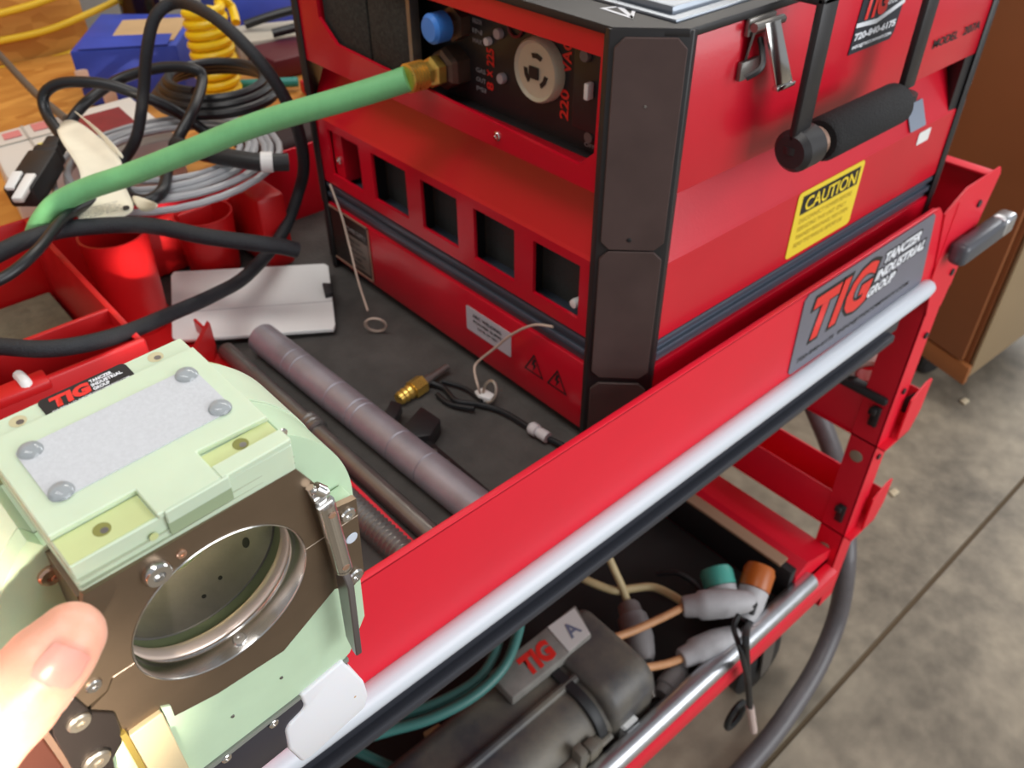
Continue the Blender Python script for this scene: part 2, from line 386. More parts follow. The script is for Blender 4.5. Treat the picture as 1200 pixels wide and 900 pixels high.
# maker's plate riveted to the front panel
pl = MB().prism([(.204, YF-.0012, .853), (.201, YF-.0012, .849+.082), (.206, YF-.0012, .936), (.422, YF-.0012, .936), (.427, YF-.0012, .932), (.449, YF-.0012, .848), (.444, YF-.0012, .844), (.208, YF-.0012, .849)], (0, .0010, 0)).build('nameplate', GREYPLATE, ct)
X = (1, 0, 0); Z = (0, 0, 1)
yk = YF-.0014
text('TIG', INK, (.2085, yk, .874), X, Z, .114, .056, pl, bold=.085, shear=.18, lift=.0001, spacing=1.08)
text('TIG', INKR, (.2125, yk, .8775), X, Z, .106, .049, pl, bold=.045, shear=.18, lift=.0003, spacing=1.12)
for s_, x_, z_, w_ in (('TANCZER', .335, .9135, .070), ('INDUSTRIAL', .328, .8975, .094), ('GROUP', .320, .8815, .050)):
    text(s_, INK, (x_-.0016, yk, z_-.0014), X, Z, w_+.004, .0148, pl, bold=.10, shear=.25, lift=.0001)
    text(s_, INKW, (x_, yk, z_), X, Z, w_, .0118, pl, bold=.05, shear=.25, lift=.0003)
text('720-840-6175  INFO@TIGCOMPANY.COM', INK, (.213, yk, .858), X, Z, .20, .006, pl, bold=.02, shear=.2)

# ================================================================== the machine
mc = thing('power_supply', 'red and black welding power supply with a yellow caution label, on the cart', 'machine', (.25, .19, .855))
def octo(i=0.0, c=.03, x1=.497, y0=-.03, y1=.405):
    return [(i, y0+c), (c+i*.41, y0+i), (x1-c-i*.41, y0+i), (x1-i, y0+c), (x1-i, y1-c), (x1-c-i*.41, y1-i), (c+i*.41, y1-i), (i, y1-c)]
def ring3(P, z): return [V((x, y, z)) for x, y in P]
MB().prism(ring3(octo(.012), .8555), (0, 0, .012)).build('base_feet', BLACK, mc)
MB().prism(ring3(octo(), .866), (0, 0, .0655), .0012).build('lower_shell', RED, mc)
b = MB(); b.prism(ring3(octo(.004), .9315), (0, 0, .0275)); b.prism(ring3(octo(.0008), .938), (0, 0, .0055), .001); b.prism(ring3(octo(.0008), .949), (0, 0, .0055), .001)
b.build('trim_band', STRIP, mc)
# middle shell: front grille plate with five openings, side walls, sloped shoulder
ms = MB()
wins = [(.351, .299), (.279, .227), (.206, .157), (.136, .087), (.066, .017)]
ms.plate([(0, .375, .957), (0, .0, .957), (0, .0, 1.022), (0, .375, 1.022)], [[(0, a, .969), (0, c, .969), (0, c, 1.0145), (0, a, 1.0145)] for a, c in wins], (.003, 0, 0))
P = octo()
for i in range(1, 7):
    a = P[i]; c = P[(i+1) % 8]; ms.add([(a[0], a[1], .957), (c[0], c[1], .957), (c[0], c[1], 1.022), (a[0], a[1], 1.022)], [(0, 1, 2, 3)])
Q0 = octo(.0016); Q = octo(.026)
for A_, B_, z0, z1 in ((P, Q0, 1.022, 1.0245), (Q0, Q, 1.0245, 1.078)):
    for i in range(8):
        a = A_[i]; c = A_[(i+1) % 8]; d = B_[(i+1) % 8]; e = B_[i]
        ms.add([(a[0], a[1], z0), (c[0], c[1], z0), (d[0], d[1], z1), (e[0], e[1], z1)], [(0, 1, 2, 3)])
mid = ms.build('middle_shell', RED, mc, 30)
gr = MB(); gr.box((.022, .005, .958), (.03, .37, 1.02)); gr.build('filter_pad', mat('grey_filter', S(74, 72, 68), .95, bump=.6, bscale=500), mid)
for a, c in wins[:4]: MB().box((.006, c-.011, .958), (.02, c-.007, 1.02)).build('divider', BLACK, mid)
b = MB(); b.box((.004, .334, .965), (.02, .35, 1.016)); b.build('hinge_bracket', RED, mid); screw((.0035, .342, .985), (-1, 0, 0), .0035, mid)
b = MB(); b.lathe([(0, .004), (.0035, .003), (.004, 0), (.003, -.006)], (.010, .029, .973), (-1, 0, 0), 14); b.build('pilot_lamp', WHITE, mid, label='small white lamp')
b = MB(); b.box((.006, .017, .985), (.018, .021, 1.005)); b.build('bracket', STEELD, mid)
# upper box
ub = MB()
ub.prism([(.034, -.03, 1.074), (.467, -.03, 1.074), (.497, 0, 1.074), (.497, .375, 1.074), (.467, .405, 1.074), (.034, .405, 1.074)], (0, 0, .101), .0016)
ub.plate([(0, .375, 1.074), (0, 0, 1.074), (0, 0, 1.175), (0, .375, 1.175)],
         [[(0, .3135, 1.0995), (0, .024, 1.0885), (0, .0105, 1.101), (0, .0095, 1.1615), (0, .337, 1.1615), (0, .337, 1.117)]], (.003, 0, 0))
ub.box((.003, 0, 1.1625), (.034, .375, 1.175)); ub.box((.003, 0, 1.074), (.034, .009, 1.175)); ub.box((.003, .340, 1.074), (.034, .375, 1.175))
ub.prism([(.003, 0, 1.074), (.034, 0, 1.074), (.034, 0, 1.079), (.003, 0, 1.0885)], (0, .375, 0))
up = ub.build('upper_box', RED, mc)
b = MB(); b.box((.020, .009, 1.0785), (.0335, .34, 1.083), .001); b.build('ledge_trim', BLACK, up)
for y, z in ((.105, 1.083), (.004, 1.118)): screw((0, y, z), (-1, 0, 0), .0035, up)
cp = MB().box((.030, .009, 1.079), (.0338, .34, 1.164)).build('connector_panel', BLACK, up)
# foam filter in the left of the opening, in two pads
FIL = mat('speckled_filter', S(52, 51, 47), .95, var=.5, vscale=420)
for y0, y1 in ((.214, .268), (.2705, .338)): MB().box((.006, y0, 1.09), (.012, y1, 1.162), .001).build('filter_pad', FIL, up)
MB().box((.004, .208, 1.095), (.0125, .2125, 1.162)).build('filter_clip', STEELD, up)
# power inlet
inl = MB(); inl.lathe([(0, .006), (.0185, .006), (.0205, .008), (.022, .006), (.0225, 0)], (.030, .091, 1.1275), (-1, 0, 0), 36)
inl = inl.build('power_inlet', mat('cream_inlet', S(206, 198, 172), .4, var=.05, vscale=60), cp)
for a, r0 in ((95, .0105), (215, .0105), (335, .0105)):
    q = MB()
    for k in range(4):
        pass
    pts = [(.0238, .091+(r0+dr)*cos(radians(a+dd)), 1.1275+(r0+dr)*sin(radians(a+dd))) for dr, dd in ((-.0016, -26), (-.0016, 0), (-.0016, 26), (.0016, 26), (.0016, 0), (.0016, -26))]
    q.prism(pts, (-.0006, 0, 0)); q.build('socket_slot', INK, inl)
q = MB(); q.box((.0225, .088, 1.122), (.0236, .097, 1.130)); q.build('socket_slot', INK, inl)
Yp = (0, 1, 0)
text('220', INKR, (.0299, .0635, 1.0985), Z, Yp, .021, .0088, cp, bold=.03)
text('VAC', INKR, (.0299, .0625, 1.1305), Z, Yp, .023, .0088, cp, bold=.03)
text('8', INKR, (.0299, .143, 1.098), Z, Yp, .006, .008, cp, bold=.03); text('x', INKR, (.0299, .144, 1.108), Z, Yp, .005, .006, cp, bold=.03); text('225', INKR, (.0299, .142, 1.116), Z, Yp, .013, .0085, cp, bold=.03)
for k, (y, z) in enumerate(((.166, 1.143), (.166, 1.136), (.166, 1.129), (.163, 1.108), (.163, 1.101), (.163, 1.094))):
    text(('ARGON', 'IN', 'MAX', 'GAS', 'OUT', 'PSI')[k], mat('grey_print', S(150, 150, 150), .5), (.0299, y, z), (0, -1, 0), Z, .011, .0035, cp, bold=.02)
for y, z in ((.135, 1.142), (.132, 1.111)): disc('indicator', mat('pale_grey_stud', S(176, 168, 170), .4), (.030, y, z), (-1, 0, 0), .0038, .004, cp, 16)
disc('indicator', WHITE, (.030, .147, 1.134), (-1, 0, 0), .003, .004, cp, 16)
MB().tube([(.0285, .118+.0075*cos(t*pi/6), 1.151+.0075*sin(t*pi/6)) for t in range(12)], .0011, 6, closed=True, smooth=2).build('ring_mark', mat('dark_red_ring', S(110, 24, 30), .5), cp)
b = MB(); b.box((.018, .012, 1.102), (.030, .050, 1.1615), .002); b.build('breaker', BLACK, cp)
b = MB(); b.box((.012, .030, 1.126), (.018, .034, 1.137), .001); b.build('breaker_toggle', WHITE, cp)
for y, z in ((.038, 1.152), (.040, 1.095)): disc('knob', mat('grey_stud', S(112, 108, 106), .5), (.020 if z > 1.1 else .03, y, z), (-1, 0, 0), .004, .005, cp, 16)
text('OFF', mat('grey_print', S(150, 150, 150), .5), (.0299, .047, 1.086), (0, -1, 0), Z, .010, .003, cp)
# gas ports
hx = MB(); hx.lathe([(0, .0), (.013, 0), (.013, .009), (.009, .010), (.009, .016), (.008, .016), (.008, .020), (0, .020)], (.030, .180, 1.1405), (-1, 0, 0), 6)
hx = hx.build('gas_port', mat('dull_brass_nut', S(112, 92, 78), .45, metal=.7, var=.15, vscale=90), cp, 20)
b = MB(); b.lathe([(0, .031), (.0085, .0305), (.0108, .028), (.0108, .016), (.0095, .0145), (0, .0145)], (.030, .180, 1.1405), (-1, 0, 0), 24); b.build('port_cap', mat('blue_cap', S(66, 136, 226), .4), hx, label='blue plastic cap')
b = MB(); b.lathe([(0, 0), (.0165, 0), (.0165, .012), (.0145, .016), (.011, .018), (.011, .022)], (.030, .185, 1.1075), (-1, 0, 0), 6); b.build('gas_port', MATS['dull_brass_nut'], cp, 20)
# top cap and lid
b = MB(); b.prism(ring3(octo(-.002), 1.1755), (0, 0, .0055), .001); tc_ = b.build('top_frame', BLACK, mc)
b = MB(); b.box((.036, -.012, 1.181), (.47, .385, 1.188), .003); b.box((.03, -.02, 1.1805), (.475, .392, 1.183), .001)
b.build('lid', mat('silver_grey_lid', S(128, 134, 142), .3, metal=.7), mc)
def tri(m, pts, wd, parent, nr, name='warning_mark'):
    """outlined triangle on a face"""
    pts = [V(p) for p in pts]; c = sum(pts, V())/3; inn = [c+(p-c)*(1-wd) for p in pts]
    b = MB()
    b.add(pts+inn, [(0, 1, 4, 3), (1, 2, 5, 4), (2, 0, 3, 5)])
    return b
nr = V((0, 0, .0004)); q = [V((.0195, .031, 1.1813)), V((.044, .022, 1.1813)), V((.0175, .002, 1.1813))]
b = tri(INKW, q, .30, tc_, nr); a0, a1, a2 = q; c = (a0+a1)/2
b.add([a2+V((0, .001, 0)), a2+V((.003, .002, 0)), c+V((.002, 0, 0)), c+V((-.002, .001, 0))], [(0, 1, 2, 3)])
b.build('warning_mark', INKW, tc_, 0)
# corner plates: dark chamfer strips in three lengths with bevelled ends
def corner(px, py, dx, dy, ox, oy):
    """chamfer from (px,py) along (dx,dy); (ox,oy) points outward"""
    d = V((dx, dy, 0)); o = V((ox, oy, 0)).normalized(); Lc = d.length; d.normalize(); B = V((px, py, 0))
    bk = MB(); bk.prism([B-d*.006+V((0, 0, .857))-o*.004, B+d*(Lc+.006)+V((0, 0, .857))-o*.004, B+d*(Lc+.003)+V((0, 0, .857))+o*.0018, B-d*.003+V((0, 0, .857))+o*.0018], (0, 0, .323), .0008)
    bk = bk.build('corner_post', BLACK, mc)
    for z0, z1 in ((.862, .9215), (.9265, 1.036), (1.037, 1.176)):
        e = .006; pts = []
        for a, z in ((e, z0), (Lc-e, z0), (Lc, z0+e), (Lc, z1-e), (Lc-e, z1), (e, z1), (0, z1-e), (0, z0+e)):
            pts.append(B+d*a+V((0, 0, z))+o*.0016)
        MB().prism(pts, o*.0022, .0005, 1).build('corner_plate', BROWNBLACK, bk)
    disc('bolt', INK, B+d*(Lc*.45)+V((0, 0, 1.045))+o*.0038, o, .0016, .0004, bk, 10)
    disc('bolt', STEELD, B+d*(Lc*.5)+V((0, 0, 1.136))+o*.0038, o, .0009, .0004, bk, 10)
corner(.0, .0, .03, -.03, -1, -1); corner(.467, -.03, .03, .03, 1, -1)
MB().prism([(.446, -.0285, 1.018), (.467, -.0296, 1.018), (.4966, 0, 1.018), (.47, .03, 1.018)], (0, 0, .060)).build('corner_filler', BLACK, mc, 0)
corner(.03, .405, -.03, -.03, -1, 1); corner(.497, .375, -.03, .03, 1, 1)
# side: latch, drop handle, stickers
la = MB(); la.box((.084, -.034, 1.165), (.112, -.0305, 1.176), .001); la.tube([(.083, -.038, 1.172), (.113, -.038, 1.172)], .0028, 10, smooth=0)
la.prism([(.086, -.036, 1.168), (.090, -.0305, 1.168), (.090, -.0305, 1.138), (.086, -.0305, 1.138)], (.003, 0, 0))
la.box((.083, -.034, 1.138), (.106, -.0305, 1.150), .001)
la = la.build('latch', STEELD, up)
q = MB(); q.prism([(.091, -.039, 1.173), (.106, -.039, 1.173), (.126, -.0445, 1.131), (.107, -.0445, 1.133)], (0, -.002, .0005), .0006)
q.prism([(.105, -.036, 1.171), (.107, -.040, 1.171), (.126, -.0455, 1.133), (.125, -.040, 1.133)], (.0018, .001, 0)); q.box((.108, -.0475, 1.129), (.128, -.0425, 1.1325), .001); q.build('latch_lever', CHROME, la)
q = MB(); q.tube([(.098, -.034, 1.162), (.088, -.045, 1.150), (.080, -.040, 1.143)], .002, 8); q.build('latch_bail', BLACK, la)
hn = thing
def arm(x):
    b = MB(); b.box((x-.009, -.064, 1.098), (x+.009, -.058, 1.19), .002); b.tube([(x, -.061, 1.095), (x+.0, -.061, 1.09)], .010, 14, smooth=0)
    b.box((x-.009, -.064, 1.183), (x+.009, -.031, 1.189), .002)
    return b
h = MB(); h.tube([(.125, -.062, 1.092), (.262, -.062, 1.092)], .006, 12, smooth=0); h = h.build('drop_handle', BLACK, mc)
for x in (.122, .264): arm(x).build('handle_arm', BLACK, h)
b = MB(); b.lathe([(0, 0), (.0135, 0), (.0155, .003), (.0155, .100), (.0135, .104), (0, .104)], (.149, -.062, 1.090), X, 24); b.build('foam_grip', FOAM, h)
b = MB(); b.lathe([(0, 0), (.011, 0), (.0145, .004), (.0145, .022), (.011, .026), (0, .026)], (.113, -.062, 1.0915), X, 24); b.build('end_boss', BLACK, h)
b = MB(); b.lathe([(.008, 0), (.0105, 0), (.0105, .005), (.008, .005)], (.1405, -.062, 1.0905), X, 24, close=True); b.build('washer', mat('pale_copper_washer', S(206, 170, 150), .3, metal=.8), h)
yb = -.0303
st = MB().prism([(.222, yb, 1.124), (.281, yb, 1.124), (.285, yb, 1.129), (.290, yb, 1.17), (.226, yb, 1.17)], (0, -.0005, 0)).build('sticker', mat('black_sticker', S(40, 44, 54), .35), up)
text('TIG', INKR, (.2275, yb-.0006, 1.1465), X, Z, .034, .0235, st, bold=.05, shear=.12)
text('TANCZER\nINDUSTRIAL\nGROUP', INKW, (.262, yb-.0006, 1.152), X, Z, .025, .016, st, bold=.03, shear=.1)
q = MB(); q.prism([(.2235, yb-.0006, 1.143), (.2235, yb-.0006, 1.146), (.252, yb-.0006, 1.1445), (.289, yb-.0006, 1.1525), (.289, yb-.0006, 1.149), (.252, yb-.0006, 1.141)], (0, -.0003, 0)); q.build('stripe', INKW, st)
text('720-840-6175', INKW, (.2245, yb-.0006, 1.1335), X, Z, .058, .0055, st, bold=.05); text('INFO@TIGCOMPANY.COM', INKW, (.2245, yb-.0006, 1.127), X, Z, .055, .0032, st, bold=.05)
text('MODEL', INK, (.364, yb, 1.0985), X, Z, .044, .0075, up); text('207A', INK, (.418, yb, 1.0985), X, Z, .032, .0075, up)
ca_ = decal('caution_label', YELLOW, (.1985, yb, .961), X, Z, .099, .0605, mid, r=.004, label='yellow label with a black caution heading')
q = MB().box((.2055, yb-.0008, 1.0005), (.2915, yb-.0005, 1.017)).build('heading_block', INK, ca_, 0)
text('CAUTION', YELLOW, (.210, yb-.0009, 1.0025), X, Z, .077, .0125, ca_, bold=.02)
for k, s_ in enumerate(('DISCONNECT POWER BEFORE', 'SERVICING THIS UNIT. ONLY', 'TRAINED PERSONNEL MAY OPEN', 'READ THE MANUAL BEFORE USE')):
    text(s_, mat('faint_label_print', S(176, 152, 40), .6), (.207, yb-.0006, .992-k*.0075), X, Z, .080-(k % 2)*.006, .0042, ca_, bold=0)
decal('label', WHITE, (.392, yb, 1.006), X, Z, .022, .012, mid, r=.0015)
# silver sticker on the sloped shoulder
sl = V((0, .026, .056)).normalized(); O_ = V((.372, -.0297, 1.0235))
decal('label', mat('silver_sticker', S(150, 160, 176), .3, metal=.4), O_+V((0, -.0006, .0003)), X, sl, .028, .024, mid, r=.001)
# front stickers
F_ = (0, -1, 0)
lo_ = bpy.data.objects['lower_shell']
wl_ = decal('label', mat('pale_label', S(196, 196, 204), .4), (-.0001, .150, .8915), F_, Z, .059, .025, lo_, r=.0015)
text('ARC WELDING', INK, (-.0006, .141, .9085), F_, Z, .038, .0035, wl_); text('POWER SUPPLY', INK, (-.0006, .140, .903), F_, Z, .042, .003, wl_); text('DATE OF TEST', INK, (-.0006, .134, .898), F_, Z, .026, .0025, wl_)
for k in range(2):
    y0 = .0745-k*.0275; z0 = .8905
    pts = [V((-.0003, y0, z0)), V((-.0003, y0-.0235, z0)), V((-.0003, y0-.0118, z0+.0205))]
    tri(INK, pts, .22, lo_, None).build('warning_mark', INK, lo_, 0)
    m0 = V((-.0003, y0-.0118, z0+.009))
    q = MB(); q.add([m0+V((0, .001, .006)), m0+V((0, -.0018, .006)), m0+V((0, -.0005, .001)), m0+V((0, -.003, .001)), m0+V((0, .0015, -.007)), m0+V((0, .0005, -.001)), m0+V((0, .003, -.001))], [(0, 1, 2, 5, 6), (2, 3, 4, 5)]); q.build('lightning_bolt', INK, lo_, 0)
np_ = decal('rating_plate', mat('dark_rating_plate', S(58, 50, 46), .35, metal=.4), (-.0001, .3735, .8695), F_, Z, .075, .0615, lo_, r=.003)
for a in ((.3735, .8695, .075, .0016), (.3735, .9294, .075, .0016), (.3735, .8695, .0016, .0615), (.3001, .8695, .0016, .0615)):
    MB().box((-.0012, a[0]-a[2], a[1]), (-.0004, a[0], a[1]+a[3])).build('border', mat('tan_border', S(170, 130, 110), .4), np_, 0)
MB().box((-.0008, .303, .875), (-.0005, .338, .909)).build('data_field', mat('data_grey', S(120, 108, 98), .4), np_, 0)
text('POWER SUPPLY', mat('grey_print', S(150, 150, 150), .5), (-.0006, .340, .914), F_, Z, .036, .005, np_)
for k in range(5): text(('MODEL 207A', 'INPUT 220 VAC', '50/60 HZ', '15 AMP', 'SERIAL'), INK, (-.0009, .336, .903-k*.006), F_, Z, .02+.004*(k % 3), .0028, np_) if False else text(('MODEL 207A', 'INPUT 220 VAC', '50/60 HZ', '15 AMP', 'SERIAL')[k], INK, (-.0009, .336, .903-k*.006), F_, Z, .02+.004*(k % 3), .0028, np_)
# ================================================================== the held weld head (local millimetres: u right, d down, w into the head)
RD = ((0.70727946, -0.05506365, -0.70478632), (-0.44970161, 0.73419343, -0.50865358), (0.54545781, 0.67670377, 0.49451772))
OD = V((-.07670, .05557, .22))
Mc = Matrix([[CAMR[k][i] for k in range(3)] for i in range(3)])          # photo axes -> room axes
DM = Matrix.Translation(CAM + Mc @ OD) @ (Mc @ Matrix(RD)).to_4x4() @ Matrix.Scale(.001, 4)
def DP(u, d, w_): return DM @ V((u, d, w_))
def D(b, name, m, parent, smooth=35, label=None, stuff=False):
    b.bm.transform(DM); return b.build(name, m, parent, smooth, label, stuff=stuff)
def DV(o): o.data.transform(DM); return o
U_ = (1, 0, 0); UPF = (0, -1, 0); Wx = (0, 0, 1); FN = (0, 0, -1); TN = (0, -1, 0)
wh = thing('weld_head', 'pale green clamp-on pipe welding head held up in the hand', 'welding tool', DP(0, 10, 22))
# laminated top block
def dbox(b, lo, hi, bev=.4, seg=1): b.box(lo, hi, bev, seg); return b
b = MB()
b.prism([(-27, -28.2, 1.2), (28.2, -28.2, 0), (28.2, -28.2, 47), (-27, -28.2, 47)], (0, -9.8, 0), .35, 1)
b.prism([(-27, -38.0, 10.2), (-7, -38.0, 10.2), (-7, -38.0, 0.1), (9.2, -38.0, 0.1), (9.2, -38.0, 11.6), (28.3, -38.0, 10.6), (28.3, -38.0, 47.0), (-27, -38.0, 47.0)], (0, -1.9, 0), .3, 1)
b.prism([(9.2, -38.0, .1), (28.3, -38.0, .1), (28.3, -38.0, 5.0), (9.2, -38.0, 5.0)], (0, -1.9, 0), .3, 1)
block = D(b, 'top_block', G10B, wh, 25)
b = MB(); b.box((-27, -38.9, 47.2), (28.2, -28.5, 54), .5, 1); D(b, 'back_ledge', G10Y if False else G10B, block, 25)
for lo, hi in (((-26.6, -38.25, 1.5), (-7.2, -37.95, 10)), ((9.4, -38.25, 5.2), (28, -37.95, 10.8))):
    b = MB(); b.box(lo, hi); D(b, 'pocket', G10Y, block, 0)
b = MB(); b.box((-27.2, -33.2, .2), (28.35, -33.0, 40)); b.box((-27.2, -30.8, .2), (28.35, -30.65, 40)); D(b, 'layer_line', mat('layer_line', S(176, 184, 160), .5), block, 0)
b = MB(); b.box((-5.5, -35.5, -.15), (10.8, -31.4, .3), .1, 1); D(b, 'front_slot', mat('slot_green', S(150, 166, 132), .5), block, 20)
b = MB(); b.box((-5.5, -39.9, -.5), (10.8, -35.6, .3), .3, 1); D(b, 'front_tab', G10B, block, 25)
def hole(u, d, w_, ax, r, parent, m=None, rim=True):
    b = MB(); b.lathe([(0, .05), (r, .05), (r, -.1), (0, -.1)], (u, d, w_), ax, 20); h = D(b, 'hole', m or mat('hole_olive', S(128, 128, 62), .5), parent, 30)
    b = MB(); b.lathe([(0, .08), (r*.45, .08), (r*.45, 0), (0, 0)], (u+.3, d+.0, w_-.6), ax, 16); D(b, 'set_screw', STEELD, h, 30)
for u, w_ in ((18.9, 8.2), (-17.4, 5.9)): hole(u, -38.25, w_, TN, 2.0, block)
for u, w_ in ((19.1, 50.6), (-17.4, 50.3)):
    hole(u, -38.9, w_, TN, 2.1, block, mat('hole_cream', S(196, 188, 150), .5))
b = MB(); b.lathe([(0, .05), (1.1, .05), (1.1, -.1)], (-9.2, -34, 0), FN, 16); D(b, 'hole', G10Y, block)
# fibre pad with four clear bumpers
pad = DV(decal('fibre_pad', mat('grey_fibre_pad', S(196, 199, 203), .75, var=.05, vscale=900, bump=.04, bscale=1500), (-22.4, -39.9, 18.2), U_, Wx, 46, 21.2, block, r=1.6, th=.35))
for u, w_ in ((21.0, 37.2), (21.0, 20.6), (-19.4, 37.2), (-19.5, 20.3)):
    b = MB(); b.lathe([(0, 1.5), (1.6, 1.35), (2.6, .8), (3.0, 0), (0, 0)], (u, -40.2, w_), TN, 24); D(b, 'clear_bumper', mat('clear_bumper', S(226, 232, 234), .08, trans=.85), pad, 60)
lg = DV(decal('maker_label', INK, (-11.5, -38.95, 46.6), U_, Wx, 23.2, 7.2, block, r=1.5, th=.25, label='black label with red and white lettering'))
def dt(s_, m_, u, w_, wd, ht, sh=0, bold=.05): DV(text(s_, m_, (u, -39.22, w_), U_, Wx, wd, ht, lg, bold=bold, shear=sh, lift=.06, spacing=1.05))
dt('TIG', INKR, -9.6, 48.3, 10.2, 4.5, .18, .07)
dt('TANCZER', INKW, 1.6, 51.5, 6.0, 1.3); dt('INDUSTRIAL', INKW, 1.4, 49.9, 8.2, 1.3); dt('GROUP', INKW, 1.2, 48.3, 4.4, 1.3)
dt('720-840-6175 INFO@TIGCOMPANY.COM', INKW, -10, 47.1, 20.2, .8, 0, .02)
# bronze face plates: upper and lower halves meeting on the ring's centre line
cu_, cd_, R0 = 1.5, 4.0, 25.3
def arc(r, a0, a1, n, w_=0): return [(cu_+r*cos(radians(a0+(a1-a0)*k/n)), cd_+r*sin(radians(a0+(a1-a0)*k/n)), w_) for k in range(n+1)]
b = MB()
b.prism([(-27, -29.0, 0)]+[(28, -29.0, 0), (33, -19, 0), (33.6, -6, 0), (45, -3.3, 0), (45, 3.9, 0)]+arc(R0, 0, -180, 40)+[(-29.6, 3.9, 0), (-32, 7.5, 0), (-37.8, 9, 0), (-39, -4, 0), (-30, -20, 0)], (0, 0, 2))
fp = D(b, 'face_plate', BRONZE, wh, 25)
b = MB()
b.prism([(45, 4.25, .1), (45, 33.6, .1), (41, 36, .1), (34, 31, .1), (13.8, 43.4, .1), (-8, 41, .1), (-22, 36.6, .1), (-22.6, 29.2, .1), (-33, 29, .1), (-33, 18, .1), (-37, 10.6, .1), (-31.6, 8.2, .1), (-29.2, 4.25, .1)]+arc(R0, 180, 0, 40, .1), (0, 0, 2))
D(b, 'face_plate', BRONZE, wh, 25)
for u, d, r in ((41.3, 2.6-2.2, 2.6), (41.3, 30.6, 2.9), (-33.8, 2.2, 2.0)): DV(screw((u, d, 0), FN, r, fp, CHROME))
DV(screw((-4.9, -23.6, 0), FN, 1.35, fp, COPPER)); DV(screw((-11.6, -23.0, 0), FN, 3.6, fp, CHROME, name='button', h=2.2))
b = MB(); b.lathe([(0, .2), (1.9, .2), (2.1, 0)], (42.0, 12.5, 0), FN, 20); D(b, 'plug', mat('pale_plug', S(206, 214, 226), .3), fp)
b = MB(); b.box((26.9, 3.92, -.04), (45, 4.24, 1)); b.box((-29.4, 3.92, -.04), (-23.9, 4.24, 1)); D(b, 'seam_line', mat('pale_seam', S(226, 206, 186), .4), fp, 0)  # pale strip added in the gap to draw the bright seam line
# ring stack in the bore
LN = mat('tinted_steel_liner', S(140, 134, 130), .34, metal=.65, var=.1, vscale=90)
b = MB(); b.lathe([(25.3, 2.2), (25.25, -.25), (25.0, -.4), (24.75, 0), (24.9, 5.6), (24.4, 6.6), (25.6, 6.9), (25.8, 2.2)], (cu_, cd_, 0), Wx, 96, close=True); rg = D(b, 'clamp_ring', CHROME, wh, 40)
b = MB(); b.lathe([(26, 7.2), (24.6, 7.2), (24.1, 8.0), (23.9, 9.6), (24.0, 11.2), (24.6, 12.0), (26, 12)], (cu_, cd_, 0), Wx, 96, close=True); D(b, 'inner_ring', mat('hand_sheen_ring', S(244, 222, 208), .25, metal=.45), wh, 60)  # bright salmon sheen from the lit hand painted into the ring's colour
b = MB(); b.lathe([(26, 12.2), (24.9, 12.2), (24.9, 15.4), (26, 15.4)], (cu_, cd_, 0), Wx, 96, close=True); D(b, 'gap_spacer', mat('olive_spacer', S(108, 116, 84), .5), wh, 40)
b = MB(); b.lathe([(25.5, 15.5), (24.2, 15.5), (24.2, 35.8), (25.5, 35.8)], (cu_, cd_, 0), Wx, 96, close=True); ln = D(b, 'bore_liner', LN, wh, 40)
for a, w_, r in ((39, 24.5, 1.6), (70, 24, .7), (86, 22.5, .7)):
    q = (cu_+24.15*cos(radians(a)), cd_+24.15*sin(radians(a)), w_); ax = (-cos(radians(a)), -sin(radians(a)), 0)
    b = MB(); b.lathe([(0, .06), (r, .06), (r, -.2)], q, ax, 18); D(b, 'hole', INK, ln)
a = 92; q = (cu_+24.8*cos(radians(86)), cd_+24.8*sin(radians(86)), 3.2); DV(screw(q, (-cos(radians(86)), -sin(radians(86)), -.25), 2.0, rg, CHROME, h=1.6))
# round housing in two tiers, flat under the block; its left half sits further back
def outline(r, w_, side=0):
    P_ = []
    for i in range(97):
        a = pi/2 - 2*pi*i/96 if side >= 0 else pi/2 + 2*pi*i/96
        u = cu_+r*cos(a); d = max(cd_+r*sin(a), -27.9 if abs(cu_+r*cos(a)) < 28.5 else -99)
        if side and i > 48: break
        P_.append((u, d, w_))
    return P_
def bore(w_, r=26.5, n=48): return [(cu_+r*cos(2*pi*k/n), cd_+r*sin(2*pi*k/n), w_) for k in range(n)]
def half(r, w_, dep, side):
    o_ = outline(r, w_, side); n = 24
    inn = [(cu_+26.5*cos(a), cd_+26.5*sin(a), w_) for a in [(-pi/2+pi*k/n) if side > 0 else (-pi/2-pi*k/n) for k in range(n+1)]]
    b = MB(); b.plate(o_+inn, [], (0, 0, dep)); return b
D(half(47.6, 8, 16.6, 1), 'housing', G10, wh, 30)
D(half(48, 19.6, 5, -1), 'housing', G10, wh, 30)
b = MB(); b.plate(outline(48, 25.0)[:-1], [bore(25.0)], (0, 0, 19.4)); D(b, 'rear_housing', G10B, wh, 30)
b = MB(); b.plate(outline(47, 44.5)[:-1], [], (0, 0, 3)); D(b, 'back_cover', mat('olive_laminate', S(186, 184, 140), .5), wh, 30)
b = MB(); b.prism([(-28, -26, 3), (-25, -26, 3), (-25, 20, 3), (-30, 20, 3)], (0, 0, 20)); D(b, 'inner_cheek', BRONZE, wh, 25)
DV(screw((-29.2, -18.4, 19.5), FN, 3.0, wh, COPPER, name='housing_screw')); DV(screw((29.3, -36.2, 6.5), FN, 1.5, wh, CHROME, name='housing_screw'))
